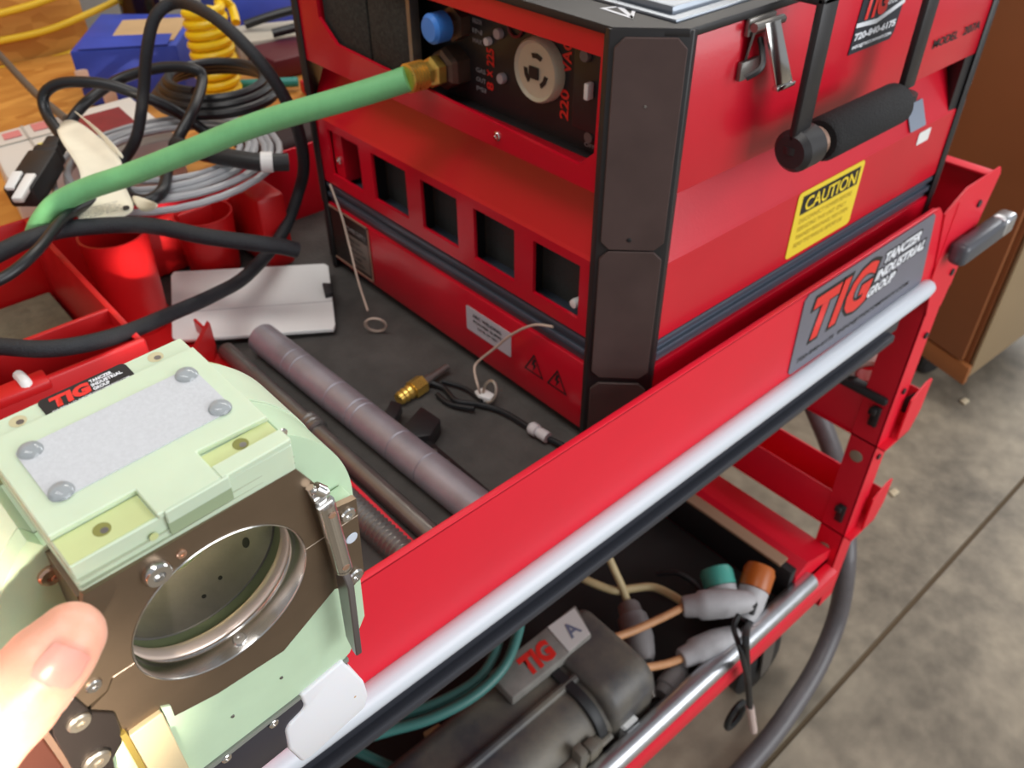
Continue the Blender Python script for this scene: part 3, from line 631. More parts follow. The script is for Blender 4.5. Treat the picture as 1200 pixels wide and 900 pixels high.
# lower front panel
b = MB(); b.plate([(44.8, -3, 2.4), (44.8, 60.6, 2.4), (37.2, 75.5, 2.4), (34, 77.2, 2.4), (-40, 77.2, 2.4), (-46, 66, 2.4), (-46, 9, 2.4), (-30, 0, 2.4), (-20, 35, 2.4), (20, 40, 2.4), (34, 25, 2.4), (34, -3, 2.4)], [], (0, 0, 5)); fpn = D(b, 'front_panel', G10, wh, 25)
b = MB(); b.box((-44, 40, 8), (44, 76, 42), 2, 2); b.box((-44, 10, 8), (-36, 44, 42), 2); D(b, 'lower_housing', G10, wh, 30)
for u, d, r in ((40.2, 69.2, 1.5), (11.8, 60.2, .6), (-5.8, 61.4, .6)): DV(screw((u, d, 2.4), FN, r, fpn, STEELD, h=.4))
b = MB(); b.prism([(-14, 77.4, 1.6), (16, 77.4, 1.6), (36, 76.6, 1.6), (36, 79, 1.6), (-40, 80.2, 1.6), (-40, 77.4, 1.6)], (0, 0, 9)); D(b, 'edge_strip', mat('grey_edge', S(132, 136, 128), .4), wh, 25)
b = MB(); b.box((-42, 79.6, 2), (36, 104, 36), 1, 2); gp = D(b, 'lower_grip', mat('black_grip', S(52, 50, 58), .35), wh, 30)
for u, d in ((5.2, 81.2), (-12, 80.2)): DV(screw((u, d, 1.9), FN, 1.8, gp, CHROME))
# left clamp bracket, dark, with two big screw heads, and a tan tongue
BB = mat('dark_bracket', S(58, 52, 50), .25, metal=.6)
b = MB(); b.prism([(-38.4, 1, -.8), (-37, 10.4, -.8), (-32.8, 17, -.8), (-33.2, 24, -.8), (-34.5, 31, -.8), (-38, 34.8, -.8), (-41, 52, -.8), (-47.5, 46, -.8), (-46, 10, -.8), (-44.4, 4, -.8)], (0, 0, 2.6), .25, 1); br = D(b, 'clamp_bracket', BB, wh, 25)
b = MB(); b.prism([(-47.8, 4, -.2), (-46.3, 4, -.2), (-46.5, 50, -.2), (-48, 50, -.2)], (0, 0, 3)); D(b, 'copper_edge', COPPER, br, 0)
b = MB(); b.prism([(-60, 6, .4), (-48, 4, .4), (-48, 52, .4), (-60, 52, .4)], (0, 0, 8), .4, 1); D(b, 'side_plate', mat('dark_red_brown', S(84, 50, 42), .3, metal=.5), br, 25)
for u, d, r in ((-40.2, 10.4, 2.9), (-41.4, 29.6, 3.6)): DV(screw((u, d, -.8), FN, r, br, mat('dull_screw', S(190, 182, 168), .28, metal=.9)))
b = MB(); b.prism([(-32.4, 29.6, -1.4), (-23.2, 29.4, -1.4), (-23.0, 76, -1.4), (-32.4, 76, -1.4)], (0, 0, 4), .3, 1); tg = D(b, 'tongue', mat('tan_tongue', S(208, 190, 152), .45, sss=.1), wh, 25)
b = MB(); b.prism([(-34.2, 27, -1.2), (-32.6, 27, -1.2), (-32.6, 76, -1.2), (-34.2, 76, -1.2)], (0, 0, 5)); D(b, 'brass_edge', mat('brass_edge', S(196, 172, 92), .3, metal=.6), tg, 0)
b = MB(); b.prism([(-22.8, 28, -.6), (-20.6, 30, -.6), (-20.8, 40, -.6), (-22.8, 40, -.6)], (0, 0, 3)); D(b, 'green_edge', G10, tg, 0)
# white nylon stop at the lower right
b = MB(); b.prism([(16, 76.6, 1), (33.5, 75, 1), (40.8, 99, 1), (41.9, 110, 1), (40, 117, 1), (14.6, 121, 1), (11.0, 119.4, 1), (7.6, 104, 1), (8.2, 91, 1), (9.8, 88.4, 1), (15.6, 86.6, 1), (16.8, 84.6, 1)], (0, 0, 14), 1.2, 3); ws = D(b, 'nylon_stop', WHITEP, wh, 40)
b = MB(); b.lathe([(0, .1), (.5, .1), (.5, 0)], (36, 103.5, 1), FN, 10); D(b, 'pin_hole', mat('pin_tan', S(214, 176, 130), .5), ws)
# latch: clevis, round rod, flat blade
b = MB(); b.tube([(32.6, -15.4, -4), (35.2, 15.5, -4.2)], 2.7, 22, smooth=0); b.lathe([(0, 0), (2.75, .2), (2.75, 1.2), (0, 1.2)], (35.2, 15.5, -4.2), (.08, 1, 0), 20); lt = D(b, 'latch', CHROME, wh, 40)
b = MB(); b.tube([(31.5, -20.5, -2), (33.2, -18.4, -3)], 1.9, 12, smooth=0); b.tube([(30.6, -20.6, -1), (31.2, -16.5, -2)], 1.2, 10, smooth=0); b.box((30.4, -19, -3.5), (34, -15, -.5), .8, 2); b.tube([(30, -17.2, -2.5), (34.8, -17.6, -2.5)], 1.3, 12, smooth=0); D(b, 'clevis', CHROME, lt, 40)
for d, du in ((-12.4, 0), (13.2, 2)):
    b = MB(); b.lathe([(0, .3), (1.0, .3), (1.2, 0)], (32.6+du+.2, d, -6.7), FN, 14); D(b, 'rivet', COPPER, lt)
b = MB(); b.prism([(33.6, 16.5, -6.2), (33.6, 16.5, -2.0), (33.9, 55, -2.2), (33.9, 60.5, -5.2), (33.9, 61.5, -7.5), (33.8, 22, -8.0)], (2.4, .2, 0), .35, 1); D(b, 'latch_blade', mat('grey_blade', S(140, 136, 140), .3, metal=.9), lt, 30)

# ================================================================== the hand
def remesh(b, vox, it):
    me = bpy.data.meshes.new('h'); b.bm.to_mesh(me); b.bm.free()
    o = bpy.data.objects.new('h', me); C.objects.link(o)
    r = o.modifiers.new('r', 'REMESH'); r.mode = 'VOXEL'; r.voxel_size = vox
    s_ = o.modifiers.new('s', 'SMOOTH'); s_.factor = .5; s_.iterations = it
    bpy.context.view_layer.update()
    out = bpy.data.meshes.new_from_object(o.evaluated_get(bpy.context.evaluated_depsgraph_get()))
    bpy.data.objects.remove(o); bpy.data.meshes.remove(me)
    return out
hb = MB()
def ball(c, r): hb.lathe([(0, -r)]+[(r*cos(radians(a)), r*sin(radians(a))) for a in range(-75, 90, 15)]+[(0, r)], c, Wx, 20)
def limb(pts, rs, n=22):
    hb.tube(pts, rs, n, smooth=5); ball(pts[0], rs[0]*.98); ball(pts[-1], rs[-1]*.98)
# thumb along the front edge of the head
limb([(-33.4, -32.2, -10.2), (-36.6, -30.6, -10.6), (-39.5, -29.6, -11.0), (-44, -27.2, -11.2), (-47.5, -25, -11.2), (-53, -21.4, -10.8), (-62, -15, -9.6), (-72, -6, -7), (-84, 8, -2), (-97, 26, 6)],
     [7.2, 8.2, 8.7, 8.7, 9.3, 9.2, 10.2, 12.2, 14.5, 16])
# creases of the thumb joint: small folds
for k, q in enumerate(((-43.6, -27.6), (-46.4, -25.8), (-49.4, -23.8))):
    c = V((q[0], q[1], -11.2)); ax = V((-.8, .55, .05)).normalized()
    hb.lathe([(8.4, -.8), (9.5, 0), (8.4, .8)], c, ax, 24)
# palm at the left of the housing
limb([(-100, 30, 8), (-92, 10, 24), (-84, -8, 40)], [17, 15, 11.5])
limb([(-104, 38, 12), (-96, 22, 30), (-86, 8, 46)], [18, 16, 12])
limb([(-108, 48, 16), (-100, 36, 34), (-88, 26, 48)], [18, 16, 11.5])
limb([(-112, 58, 18), (-104, 48, 36), (-90, 42, 48)], [17, 14, 10])
# four fingers curling round the back cover
for dd, L_, r in ((-10, 1.0, 8.6), (9, 1.06, 8.8), (26, 1.0, 8.4), (42, .84, 7.4)):
    limb([(-85, dd, 46), (-74, dd-1, 60), (-60, dd-2, 64), (-46*L_, dd-3, 60.5), (-34*L_, dd-3, 58.5), (-26*L_, dd-3, 57.2)], [r*1.22, r*1.12, r*1.02, r*1.0, r*.93, r*.82])
# wrist and forearm towards the photographer
limb([(-106, 44, 14), (-124, 78, 8), (-142, 110, -4), (-190, 190, -40), (-235, 265, -75)], [23, 24, 26, 34, 40])
me = remesh(hb, .95, 5); me.transform(DM); me.name = 'hand'
hand = thing('person', "person's bare left hand reaching in, thumb lit bright on the weld head", 'person', DP(-104, 40, 14))
hskin = link('hand', me, SKIN, hand, 180)
# thumb nail
ax = V((.86, -.50, .06)).normalized(); c0 = V((-40.8, -29.0, -10.9)); fr = V((-.08, -.42, -.90)); fr = (fr-ax*fr.dot(ax)).normalized(); sd = ax.cross(fr)
G = []
for i in range(9):
    t = i/8; row = []
    for k in range(11):
        s_ = -1+2*k/10; a = s_*radians(34)*(1-.12*(t-.4)**2); tt = t*(1-.10*s_*s_) if t > .5 else t+(.5-t)*.16*s_*s_
        rr = 8.72 if 0 < k < 10 and i > 0 else 8.4
        rr -= .95*max(0, t-.45)*1.4
        row.append(c0+ax*(9.4*tt-.1)+(fr*cos(a)+sd*sin(a))*rr)
    G.append(row)
b = MB(); b.quadgrid(G); D(b, 'thumb_nail', NAIL, hskin, 180)
# added unseen narrow spot standing in for the sun patch on the hand
sp = bpy.data.lights.new('hand_sun_spot', 'SPOT'); sp.energy = 480; sp.spot_size = radians(5.8); sp.spot_blend = .75; sp.color = (1, .86, .70); sp.shadow_soft_size = .03
so = bpy.data.objects.new('hand_sun_spot', sp); C.objects.link(so); so.location = DP(-420, -260, -700)
so.rotation_euler = (DP(-79, 2, -8)-so.location).to_track_quat('-Z', 'Y').to_euler()
# ================================================================== organiser bin in the tray
def T(*q): return at(q[0], q[1], 'z', q[2])
def path(L): return [T(*q) for q in L]
og = thing('organizer_bin', 'red plastic organizer bin with dividers and two round cups, in the tray', 'organizer', (-.25, .37, .855))
b = MB(); b.box((-.42, .228, .8555), (-.168, .49, .859)); b.box((-.42, .487, .857), (-.168, .49, .955), .001); b.box((-.42, .228, .857), (-.405, .49, .957), .002)
b.box((-.42, .226, .857), (-.245, .232, .957), .002); b.box((-.36, .222, .95), (-.315, .240, .958), .002)
b.prism([(-.245, .228, .857), (-.168, .31, .857), (-.168, .316, .857), (-.245, .234, .857)], (0, 0, .035))
b.box((-.171, .312, .857), (-.168, .345, .880), .001)
b.build('bin_shell', REDP, og)
MB().box((-.2505, .228, .857), (-.2455, .488, .955), .001).build('divider', REDP, og)
MB().box((-.405, .287, .857), (-.248, .2915, .955), .001).build('divider', REDP, og)
def cup(x, y, r, z1=.957):
    b = MB(); b.lathe([(r*.86, .858-.858), (r, z1-.858), (r-.0022, z1-.858), (r*.86-.002, .004), (0, .004), (0, 0)], (x, y, .858), (0, 0, 1), 36); return b.build('cup', REDP, og)
cup(-.2, .405, .030); cup(-.098, .455, .030, .922)
MB().prism([(-.168, .487, .857), (-.168, .475, .857), (-.03, .475, .857), (-.03, .487, .857)], (0, 0, .06), .002).build('bin_shell', REDP, og)
b = MB(); b.box((-.06, .405, .857), (-.028, .474, .94), .006); b.build('tall_pocket', REDP, og)
tag(MB().box((-.402, .295, .8595), (-.254, .484, .880), .002).build('foam_pad', mat('grey_green_foam', S(112, 108, 86), .9, var=.2, vscale=90, bump=.5, bscale=300)), 'grey green foam pad in the left compartment of the red organizer', 'pad')
tag(MB().box((-.335, .245, .8595), (-.265, .275, .93), .006).build('battery_pack', BLACK), 'small black pack standing in the front compartment of the red organizer', 'pack')
b = MB(); b.tube(path([(22, 440, .955), (32, 452, .957), (42, 475, .93)]), [.004, .004, .0035], 10); tag(b.build('white_stick', WHITE), 'short white stick poking out of the front compartment of the organizer', 'stick')

# white placard with a black clip, leaning on the cups
pa = [T(201, 322, .872), T(386, 312, .868), T(394, 389, .8600), T(203, 403, .8625)]
n_ = (pa[1]-pa[0]).cross(pa[3]-pa[0]).normalized(); n_ = n_ if n_.z > 0 else -n_
def bil(a, c): return (pa[0]*(1-a)+pa[1]*a)*(1-c)+(pa[3]*(1-a)+pa[2]*a)*c
rr = [bil(.02, 0), bil(.97, 0), bil(.995, .04), bil(1, .93), bil(.985, 1), bil(.02, 1), bil(0, .95), bil(0, .06)]
pc = thing('placard', 'blank white plastic plate lying tilted in the tray beside the cups', 'plate', pa[3])
MB().prism(rr, n_*.004, .0006, 1).build('plate', WHITE, pc)
b = MB(); b.prism([bil(.0, .62)+n_*.0042, bil(1, .60)+n_*.0042, bil(1, .608)+n_*.0042, bil(0, .63)+n_*.0042], n_*.0003); b.build('crease', mat('crease_grey', S(196, 196, 196), .5), pc, 0)
b = MB(); b.prism([bil(.945, .38)+n_*.004, bil(1.01, .40)+n_*.004, bil(1.01, .54)+n_*.004, bil(.955, .56)+n_*.004], n_*.006, .001); b.build('clip', BLACK, pc)

# tubes in the tray
GZ = .855
b = MB()
prof = [(0, 0), (.0125, 0), (.0145, .001)]
for k in (.055, .068, .12, .15, .158, .205, .24): prof += [(.0145, k-.0012), (.0138, k-.0006), (.0138, k+.0006), (.0145, k+.0012)]
prof += [(.0145, .30), (.0125, .302), (0, .302)]
b.lathe(prof, (-.132, .289, GZ+.0147), V((.012, -.30, 0)), 32)
tag(b.build('steel_tube', STEEL), 'thicker of the two smooth grey steel tubes lying across the black tray mat', 'tube')
tt = thing('steel_rod', 'thinner dark steel rod with a ringed collar, beside the thick grey tube', 'rod', (-.165, .15, GZ))
b = MB(); b.lathe([(0, 0), (.0078, 0), (.0078, .31), (0, .31)], (-.163, .302, GZ+.0085), V((.006, -.31, 0)), 24); b.build('shaft', STEELD, tt)
b = MB(); b.lathe([(.007, 0), (.0098, .001), (.0098, .004), (.0086, .005), (.0098, .006), (.0098, .010), (.0086, .011), (.0098, .012), (.0098, .016), (.007, .017)], (-.1602, .165, GZ+.0100), V((.006, -.31, 0)), 24); b.build('collar', STEELD, tt)
b = MB(); prof = [(0, 0)]
for k in range(30): prof += [(.0098, k*.0045), (.0112, k*.0045+.0016), (.0098, k*.0045+.0035)]
prof += [(0, .137)]
b.lathe(prof, (-.187, .105, GZ+.0113), V((.004, -.14, 0)), 24); tag(b.build('flexible_conduit', STEELD), 'short ribbed metal conduit half hidden behind the weld head', 'conduit')
MB().box((-.1765, -.03, .855), (-.1735, .16, .872), .0005).build('tray_divider', REDC, ct)
# wire lanyard hanging from the machine
b = MB(); b.tube([V((-.002, .357, .957))]+[at(400, 252, 'x', -.005), at(410, 290, 'x', -.010)]+path([(420, 330, .885), (431, 364, .872)]), .0011, 8)
rc = T(440, 381, .8665); ra_ = V((.746, -.666, 0)); rb_ = V((-.22, -.24, .945)).normalized()
b.tube([rc+ra_*(.0098*cos(k*pi/8))+rb_*(.0105*sin(k*pi/8)) for k in range(16)], .0011, 8, closed=True, smooth=2)
b.tube([rc+ra_*(.0094*cos(k*pi/8)+.0008)+rb_*(.0100*sin(k*pi/8)+.0006) for k in range(16)], .0009, 8, closed=True, smooth=2)
tag(b.build('wire_lanyard', mat('beige_wire', S(196, 176, 160), .45)), 'thin beige wire lanyard with a ring, hanging down the front of the machine', 'wire')
# brass fitting
bf = thing('brass_fitting', 'brass hose fitting with a steel tip lying on the black tray mat', 'fitting', T(482, 462, GZ))
a0 = T(467, 468, GZ+.0075); a1 = T(524, 430, GZ+.0075); ax_ = a1-a0; Lf = ax_.length
b = MB(); b.lathe([(0, 0), (.0052, 0), (.0062, .003), (.0055, .005), (.0066, .008), (.0055, .010), (.0068, .013), (.0062, .016)], a0, ax_, 20); b.lathe([(0, .016), (.0085, .016), (.0085, .029), (0, .029)], a0, ax_, 6); b.build('brass_body', BRASS, bf, 25)
b = MB(); b.lathe([(0, .029), (.0048, .029), (.0048, .037), (.0032, .038), (.0032, Lf), (0, Lf)], a0, ax_, 18); b.build('steel_tip', STEELD, bf)
b = MB(); b.tube(path([(500, 447, GZ+.006), (520, 455, GZ+.004), (535, 470, GZ+.004), (560, 474, GZ+.004), (590, 483, GZ+.004), (632, 508, GZ+.005), (665, 525, GZ+.006)]), .0024, 8)
b.tube(path([(512, 462, GZ+.004), (528, 474, GZ+.004), (556, 479, GZ+.006)]), .0022, 8); b.tube(path([(518, 447, GZ+.004), (545, 455, GZ+.004), (565, 470, GZ+.004)]), .0018, 8)
lc = thing('sensor_lead', 'thin black lead with a clear connector, lying in front of the machine', 'lead', T(560, 474, GZ))
b.build('lead', CABLE, lc)
a0 = T(621, 500, GZ+.007); a1 = T(642, 513, GZ+.007)
b = MB(); b.lathe([(0, 0), (.004, 0), (.0055, .002), (.0055, .008), (.004, .009), (.0048, .012), (.0048, (a1-a0).length), (0, (a1-a0).length)], a0, a1-a0, 16); b.build('connector', mat('milky_connector', S(206, 204, 206), .3), lc)
wl2 = thing('tie_wire', 'beige tie wire running from the machine to a pale ring and white tag', 'wire', T(570, 465, GZ))
b = MB(); b.tube([at(648, 383, 'x', -.002), at(625, 381, 'x', -.006), at(600, 392, 'x', -.008), at(580, 408, 'x', -.011), at(560, 424, 'x', -.018), at(556, 434, 'x', -.024)]+path([(560, 452, .872), (563, 462, .862)]), .0011, 8); b.build('wire', mat('beige_wire', S(196, 176, 160), .45), wl2)
rc = T(574, 459, .867)
b = MB(); b.tube([rc+V((.004*cos(k*pi/8), .009*sin(k*pi/8)*.8, .009*cos(k*pi/8))) for k in range(16)], .0013, 8, closed=True, smooth=2); b.build('ring', mat('pale_ring', S(190, 180, 166), .3, metal=.6), wl2)
b = MB(); b.prism([T(556, 464, .857), T(566, 460, .857), T(580, 468, .857), T(575, 474, .857), T(561, 470, .857)], (0, 0, .006), .001); b.build('tag', WHITE, wl2)
# black angle bracket with a screwed bar
ab = thing('angle_bracket', 'black angle bracket with a screwed bar, beside the grey tube', 'bracket', T(490, 520, GZ))
b = MB(); b.prism([(-.112, .100, GZ), (-.082, .112, GZ), (-.080, .088, GZ), (-.098, .078, GZ), (-.112, .086, GZ)], (0, 0, .016), .0015); b.prism([(-.118, .118, GZ+.009), (-.098, .132, GZ+.009), (-.094, .122, GZ+.009), (-.112, .108, GZ+.009)], (0, 0, .010), .001); b.build('angle', BLACK, ab)
b = MB(); b.prism([(-.112, .086, GZ), (-.098, .082, GZ), (-.099, -.03, GZ), (-.110, -.03, GZ)], (0, 0, .010), .001); br_ = b.build('bar', BLACK, ab)
for y in (.066, .050, .036): screw((-.1045, y, GZ+.010), (0, 0, 1), .0028, br_, STEELD)

# ================================================================== hose and cables
def PD(u, v, dep): return CAM+ray(u, v)*dep
gh = thing('gas_hose', 'thick green rubber hose with a brass ferrule plugged into the machine', 'hose', (-.01, .186, 1.1))
p0_ = V((.010, .185, 1.1075)); p1_ = PD(478, 92, .628)
ax_ = (p1_-p0_); La = ax_.length
hp = [p1_, PD(455, 100, .632), PD(400, 117, .642), PD(300, 146, .665), PD(220, 178, .685), PD(150, 205, .70), PD(100, 222, .71), PD(66, 240, .715), PD(48, 262, .722), PD(42, 277, .735)]
b = MB(); b.tube(hp, .0093, 18); b.build('hose', GREENH, gh)
b = MB(); prof = [(0, -.002), (.0105, -.002), (.0105, .004), (.008, .005)]
k = .005
b.lathe([(0, 0), (.0118, 0), (.0118, .007), (.0085, .009), (.0085, La*.5)], p0_, ax_, 6); b.build('brass_nut', BRASS, gh, 25)
b = MB(); prof = []
n = 6; s0 = La*.48; s1 = La*1.04
for i in range(n):
    a = s0+(s1-s0)*i/n; d_ = (s1-s0)/n; prof += [(.0088, a), (.0108, a+d_*.3), (.0108, a+d_*.65), (.0086, a+d_*.95)]
prof = [(0, s0)]+prof+[(0, s1)]
b.lathe(prof, p0_, ax_, 24); b.build('ferrule', BRASS, gh, 25)
def cable(name, L, r, m, label, cat='cable', n=12, extra=None, flat=1.0):
    b = MB(); b.tube(path(L), r, n, flat=flat); 
    if extra: b.tube(path(extra), r, n)
    return tag(b.build(name, m), label, cat)
cable('looped_cable', [(-40, 404, .972), (0, 406, .972), (50, 409, .97), (100, 403, .966), (150, 389, .955), (200, 368, .935), (250, 346, .915), (290, 322, .90), (330, 275, .90), (350, 225, .93), (356, 190, .97), (347, 145, 1.02), (325, 100, 1.06), (292, 58, 1.09), (250, 20, 1.11), (210, 3, 1.11), (183, 18, 1.10), (172, 60, 1.07), (168, 110, 1.03), (160, 160, .99), (143, 190, .965), (120, 215, .96)], [.0064]*9+[.006]*3+[.0056]*10, BRAID, 'long thick black cable arching high over the bench and across the white plate')
cable('braided_cable', [(-40, 318, .983), (0, 296, .982), (40, 278, .981), (90, 267, .98), (170, 264, .975), (240, 277, .968), (300, 285, .96), (330, 289, .952), (348, 293, .945)], .0072, BRAID, 'thick black braided cable lying level across the organizer cups')
cable('thin_black_cord', [(110, 236, .985), (75, 256, .992), (45, 292, .994), (10, 322, .99), (-40, 345, .985)], .0045, CABLE, 'thin black cord crossing over the braided cable at the left', 'cord')
plg = thing('power_plug', 'black power plug with white prongs at the end of a looped cord', 'plug', T(45, 200, .96))
b = MB(); b.tube(path([(72, 160, .99), (54, 132, 1.005), (52, 110, 1.02), (74, 97, 1.03), (120, 98, 1.03), (160, 110, 1.02), (200, 127, 1.0), (235, 150, .975), (262, 170, .962)]), .0056, 12); b.build('cord', CABLE, plg)
a0 = T(68, 166, .988); a1 = T(26, 232, .972); ax_ = (a1-a0).normalized(); sd_ = ax_.cross(V((0, 0, 1))).normalized(); nn = sd_.cross(ax_); Lp = (a1-a0).length
b = MB()
for s0, s1, wd, hh in ((0, .2, .009, .008), (.2, .32, .013, .010), (.32, 1.0, .0155, .011)):
    c0 = a0+ax_*(Lp*s0); c1 = a0+ax_*(Lp*s1)
    b.prism([c0+sd_*wd*.9-nn*hh, c0-sd_*wd*.9-nn*hh, c0-sd_*wd*.9+nn*hh, c0+sd_*wd*.9+nn*hh], c1-c0, .0025)
b.build('plug_body', RUBBER, plg)
for k, (sx, l0, l1) in enumerate(((.008, .74, 1.0), (-.006, .78, 1.17))):
    c0 = a0+ax_*(Lp*l0)+sd_*sx+nn*.0105; c1 = a0+ax_*(Lp*l1)+sd_*sx*.9+nn*.0085
    b = MB(); b.prism([c0+sd_*.005-nn*.003, c0-sd_*.005-nn*.003, c0-sd_*.005+nn*.003, c0+sd_*.005+nn*.003], c1-c0, .0016); b.build('prong', WHITE, plg)
cable('tangled_cord', [(80, 146, .992), (100, 121, 1.005), (140, 93, 1.02), (190, 79, 1.03), (228, 81, 1.03), (237, 95, 1.02), (226, 130, 1.005), (207, 165, .985), (197, 195, .978), (191, 222, .975), (172, 235, .972), (150, 228, .97), (148, 205, .965)], .0056, CABLE, 'black cord making a flat loop behind the white paper tag', 'cord')
cable('grey_wall_cord', [(-20, 45, .96), (0, 65, .96), (40, 108, .96), (78, 140, .965)], .0045, mat('grey_jacket', S(92, 86, 78), .5), 'grey cord running down in front of the strand board at the far left', 'cord')
# coils
cc = V((-.098, .50, 0)); b = MB()
pts = []
for k in range(6*16):
    a = 2*pi*k/16; r_ = .114-.0075*(k/16)+.003*sin(a*.5); pts.append((cc.x+r_*cos(a), cc.y+r_*sin(a)*.98, .962+.0016*(k/16)+.002*sin(a*1.3)))
b.tube(pts, .0035, 8, smooth=2); tag(b.build('cable_coil', mat('grey_cable', S(166, 168, 172), .4)), 'coil of light grey cable lying on the organizer behind the cups', 'cable coil')
cc = V((.0, .585, 0)); b = MB(); pts = []
for k in range(3*16+5):
    a = 2*pi*k/16+2.2; r_ = .070-.006*(k/16); pts.append((cc.x+r_*cos(a)*.95, cc.y+r_*sin(a)*1.05, .985+.006*(k/16)))
b.tube(pts, .0055, 10, smooth=2); tag(b.build('cable_coil', CABLE), 'coil of black cable on top of the grey coil behind the green hose', 'cable coil')
tcab = thing('taped_cable', 'short black cable end wrapped with white tape above the red cups', 'cable', T(300, 190, .975))
b = MB(); b.tube(path([(205, 170, .985), (230, 177, .985), (265, 184, .985), (305, 190, .983), (338, 190, .98)]), .0085, 14); b.build('cable', RUBBER, tcab)
a0 = T(306, 190, .983); a1 = T(320, 190, .982); b = MB(); b.lathe([(.0088, 0), (.0098, 0), (.0098, (a1-a0).length), (.0088, (a1-a0).length)], a0, a1-a0, 20, close=True); b.build('tape', WHITE, tcab)
# paper tag
pt = thing('paper_tag', 'crumpled cream paper tag with printed lines hanging under the green hose', 'tag', T(110, 230, .97))
rows = [((62, 150, .995), (74, 141, 1.0), (88, 138, 1.0)), ((80, 178, 1.002), (100, 168, .996), (118, 162, 1.004)), ((100, 206, .998), (122, 196, .994), (146, 186, .998)), ((86, 228, .990), (114, 220, .992), (142, 208, .990)), ((79, 241, .987), (112, 233, .988), (150, 226, .984)), ((96, 265, .984), (130, 258, .983), (163, 249, .980))]
def sheet(rows, m, name, par):
    G = [path(r) for r in rows]; b = MB(); b.quadgrid(G); o = b.build(name, m, par, 60)
    s_ = o.modifiers.new('s', 'SUBSURF'); s_.levels = s_.render_levels = 2
    k_ = o.modifiers.new('k', 'SOLIDIFY'); k_.thickness = .0006
    return o
sheet(rows, PAPER, 'sheet', pt)
sheet([((84, 127, 1.012), (90, 132, 1.014)), ((110, 150, 1.012), (118, 152, 1.016)), ((144, 190, 1.0), (148, 184, 1.004))], PAPER, 'flap', pt)
sheet([((150, 226, .984), (163, 249, .980)), ((168, 232, .986), (176, 248, .984)), ((186, 238, .992), (184, 243, .990))], PAPER, 'tail', pt)
e0 = T(97, 259, .9865); eu = (T(150, 245, .983)-e0).normalized(); ev = (T(84, 240, .990)-e0); ev = (ev-eu*ev.dot(eu)).normalized()
for k in range(5): text(('DO NOT REMOVE THIS TAG', 'WARNING USE ONLY WITH', 'RATED CORD SET 15 A', 'INSPECT BEFORE EACH USE', 'KEEP DRY')[k], mat('tag_print', S(120, 116, 110), .6), e0+ev*(.0135-.0033*k)+eu*.001, eu, ev, .036-.003*(k % 2), .0016, pt, bold=.02, lift=.0012)
b = MB(); q = T(148, 244, .9835); b.lathe([(0, .001), (.0028, .001), (.0028, 0), (0, 0)], q, (0, -.2, 1), 14); b.build('punch_hole', INK, pt)

# ================================================================== clutter on the bench
wx = thing('white_case', 'flat white case with a dark red panel, on the bench by the strand board', 'case', (-.14, .66, .885))
A_, B_, C_, D_ = V((-.215, .735, .886)), V((-.045, .745, .886)), V((-.055, .585, .886)), V((-.232, .605, .886))
MB().prism([A_, B_, C_, D_], (0, 0, .064), .004).build('case_body', mat('case_white', S(222, 218, 210), .5), wx)
def onbox(a, c, z=.9504): return V(((A_*(1-a)+B_*a)*(1-c)+(D_*(1-a)+C_*a)*c).xy.to_tuple()+(z,))
def pan(a0, a1, c0, c1, m, name, lab=None): return MB().prism([onbox(a0, c0), onbox(a1, c0), onbox(a1, c1), onbox(a0, c1)], (0, 0, .0008)).build(name, m, wx, 0, lab)
pan(.46, .86, .18, .62, mat('dark_red_panel', S(132, 36, 44), .5, var=.15, vscale=60), 'printed_panel')
pan(.09, .20, .10, .24, mat('faded_pink', S(214, 130, 130), .5), 'printed_mark'); pan(.28, .42, .06, .22, mat('faded_pink', S(214, 130, 130), .5), 'printed_mark'); pan(.25, .38, .50, .66, mat('pale_yellow', S(226, 214, 110), .5), 'printed_mark')
pan(.02, .44, .34, .36, mat('faint_line', S(180, 176, 168), .5), 'printed_line'); pan(.22, .235, .03, .9, mat('faint_line', S(180, 176, 168), .5), 'printed_line')
# blue carton
bc = thing('blue_carton', 'blue and white cardboard carton with torn tan top behind the black cords', 'carton', (.02, .97, .885))
BL = mat('blue_print', S(46, 70, 176), .5, var=.1, vscale=20); TAN = mat('cardboard', S(196, 164, 120), .7, var=.08, vscale=20)
p_ = [V((-.05, .93, .886)), V((.07, .86, .886)), V((.16, .98, .886)), V((.05, 1.08, .886))]
MB().prism(p_, (0, 0, .075), .003).build('carton_body', BL, bc)
MB().prism([V((.0, .925, .961)), V((.075, .88, .961)), V((.14, .97, .961)), V((.06, 1.02, .961))], (0, 0, .001)).build('torn_top', TAN, bc, 0)
MB().prism([V((-.04, .925, .962)), V((.06, .865, .962)), V((.075, .88, .97)), V((-.02, .945, .97))], (0, 0, .001)).build('flap', BL, bc, 0)
for q in ((-.043, .925, .925), (-.02, .911, .900)): b = MB(); b.box(V(q)-V((.010, .003, .012)), V(q)+V((.010, .003, .012)), .002); b.build('printed_patch', mat('pale_patch', S(222, 190, 168), .6), bc)
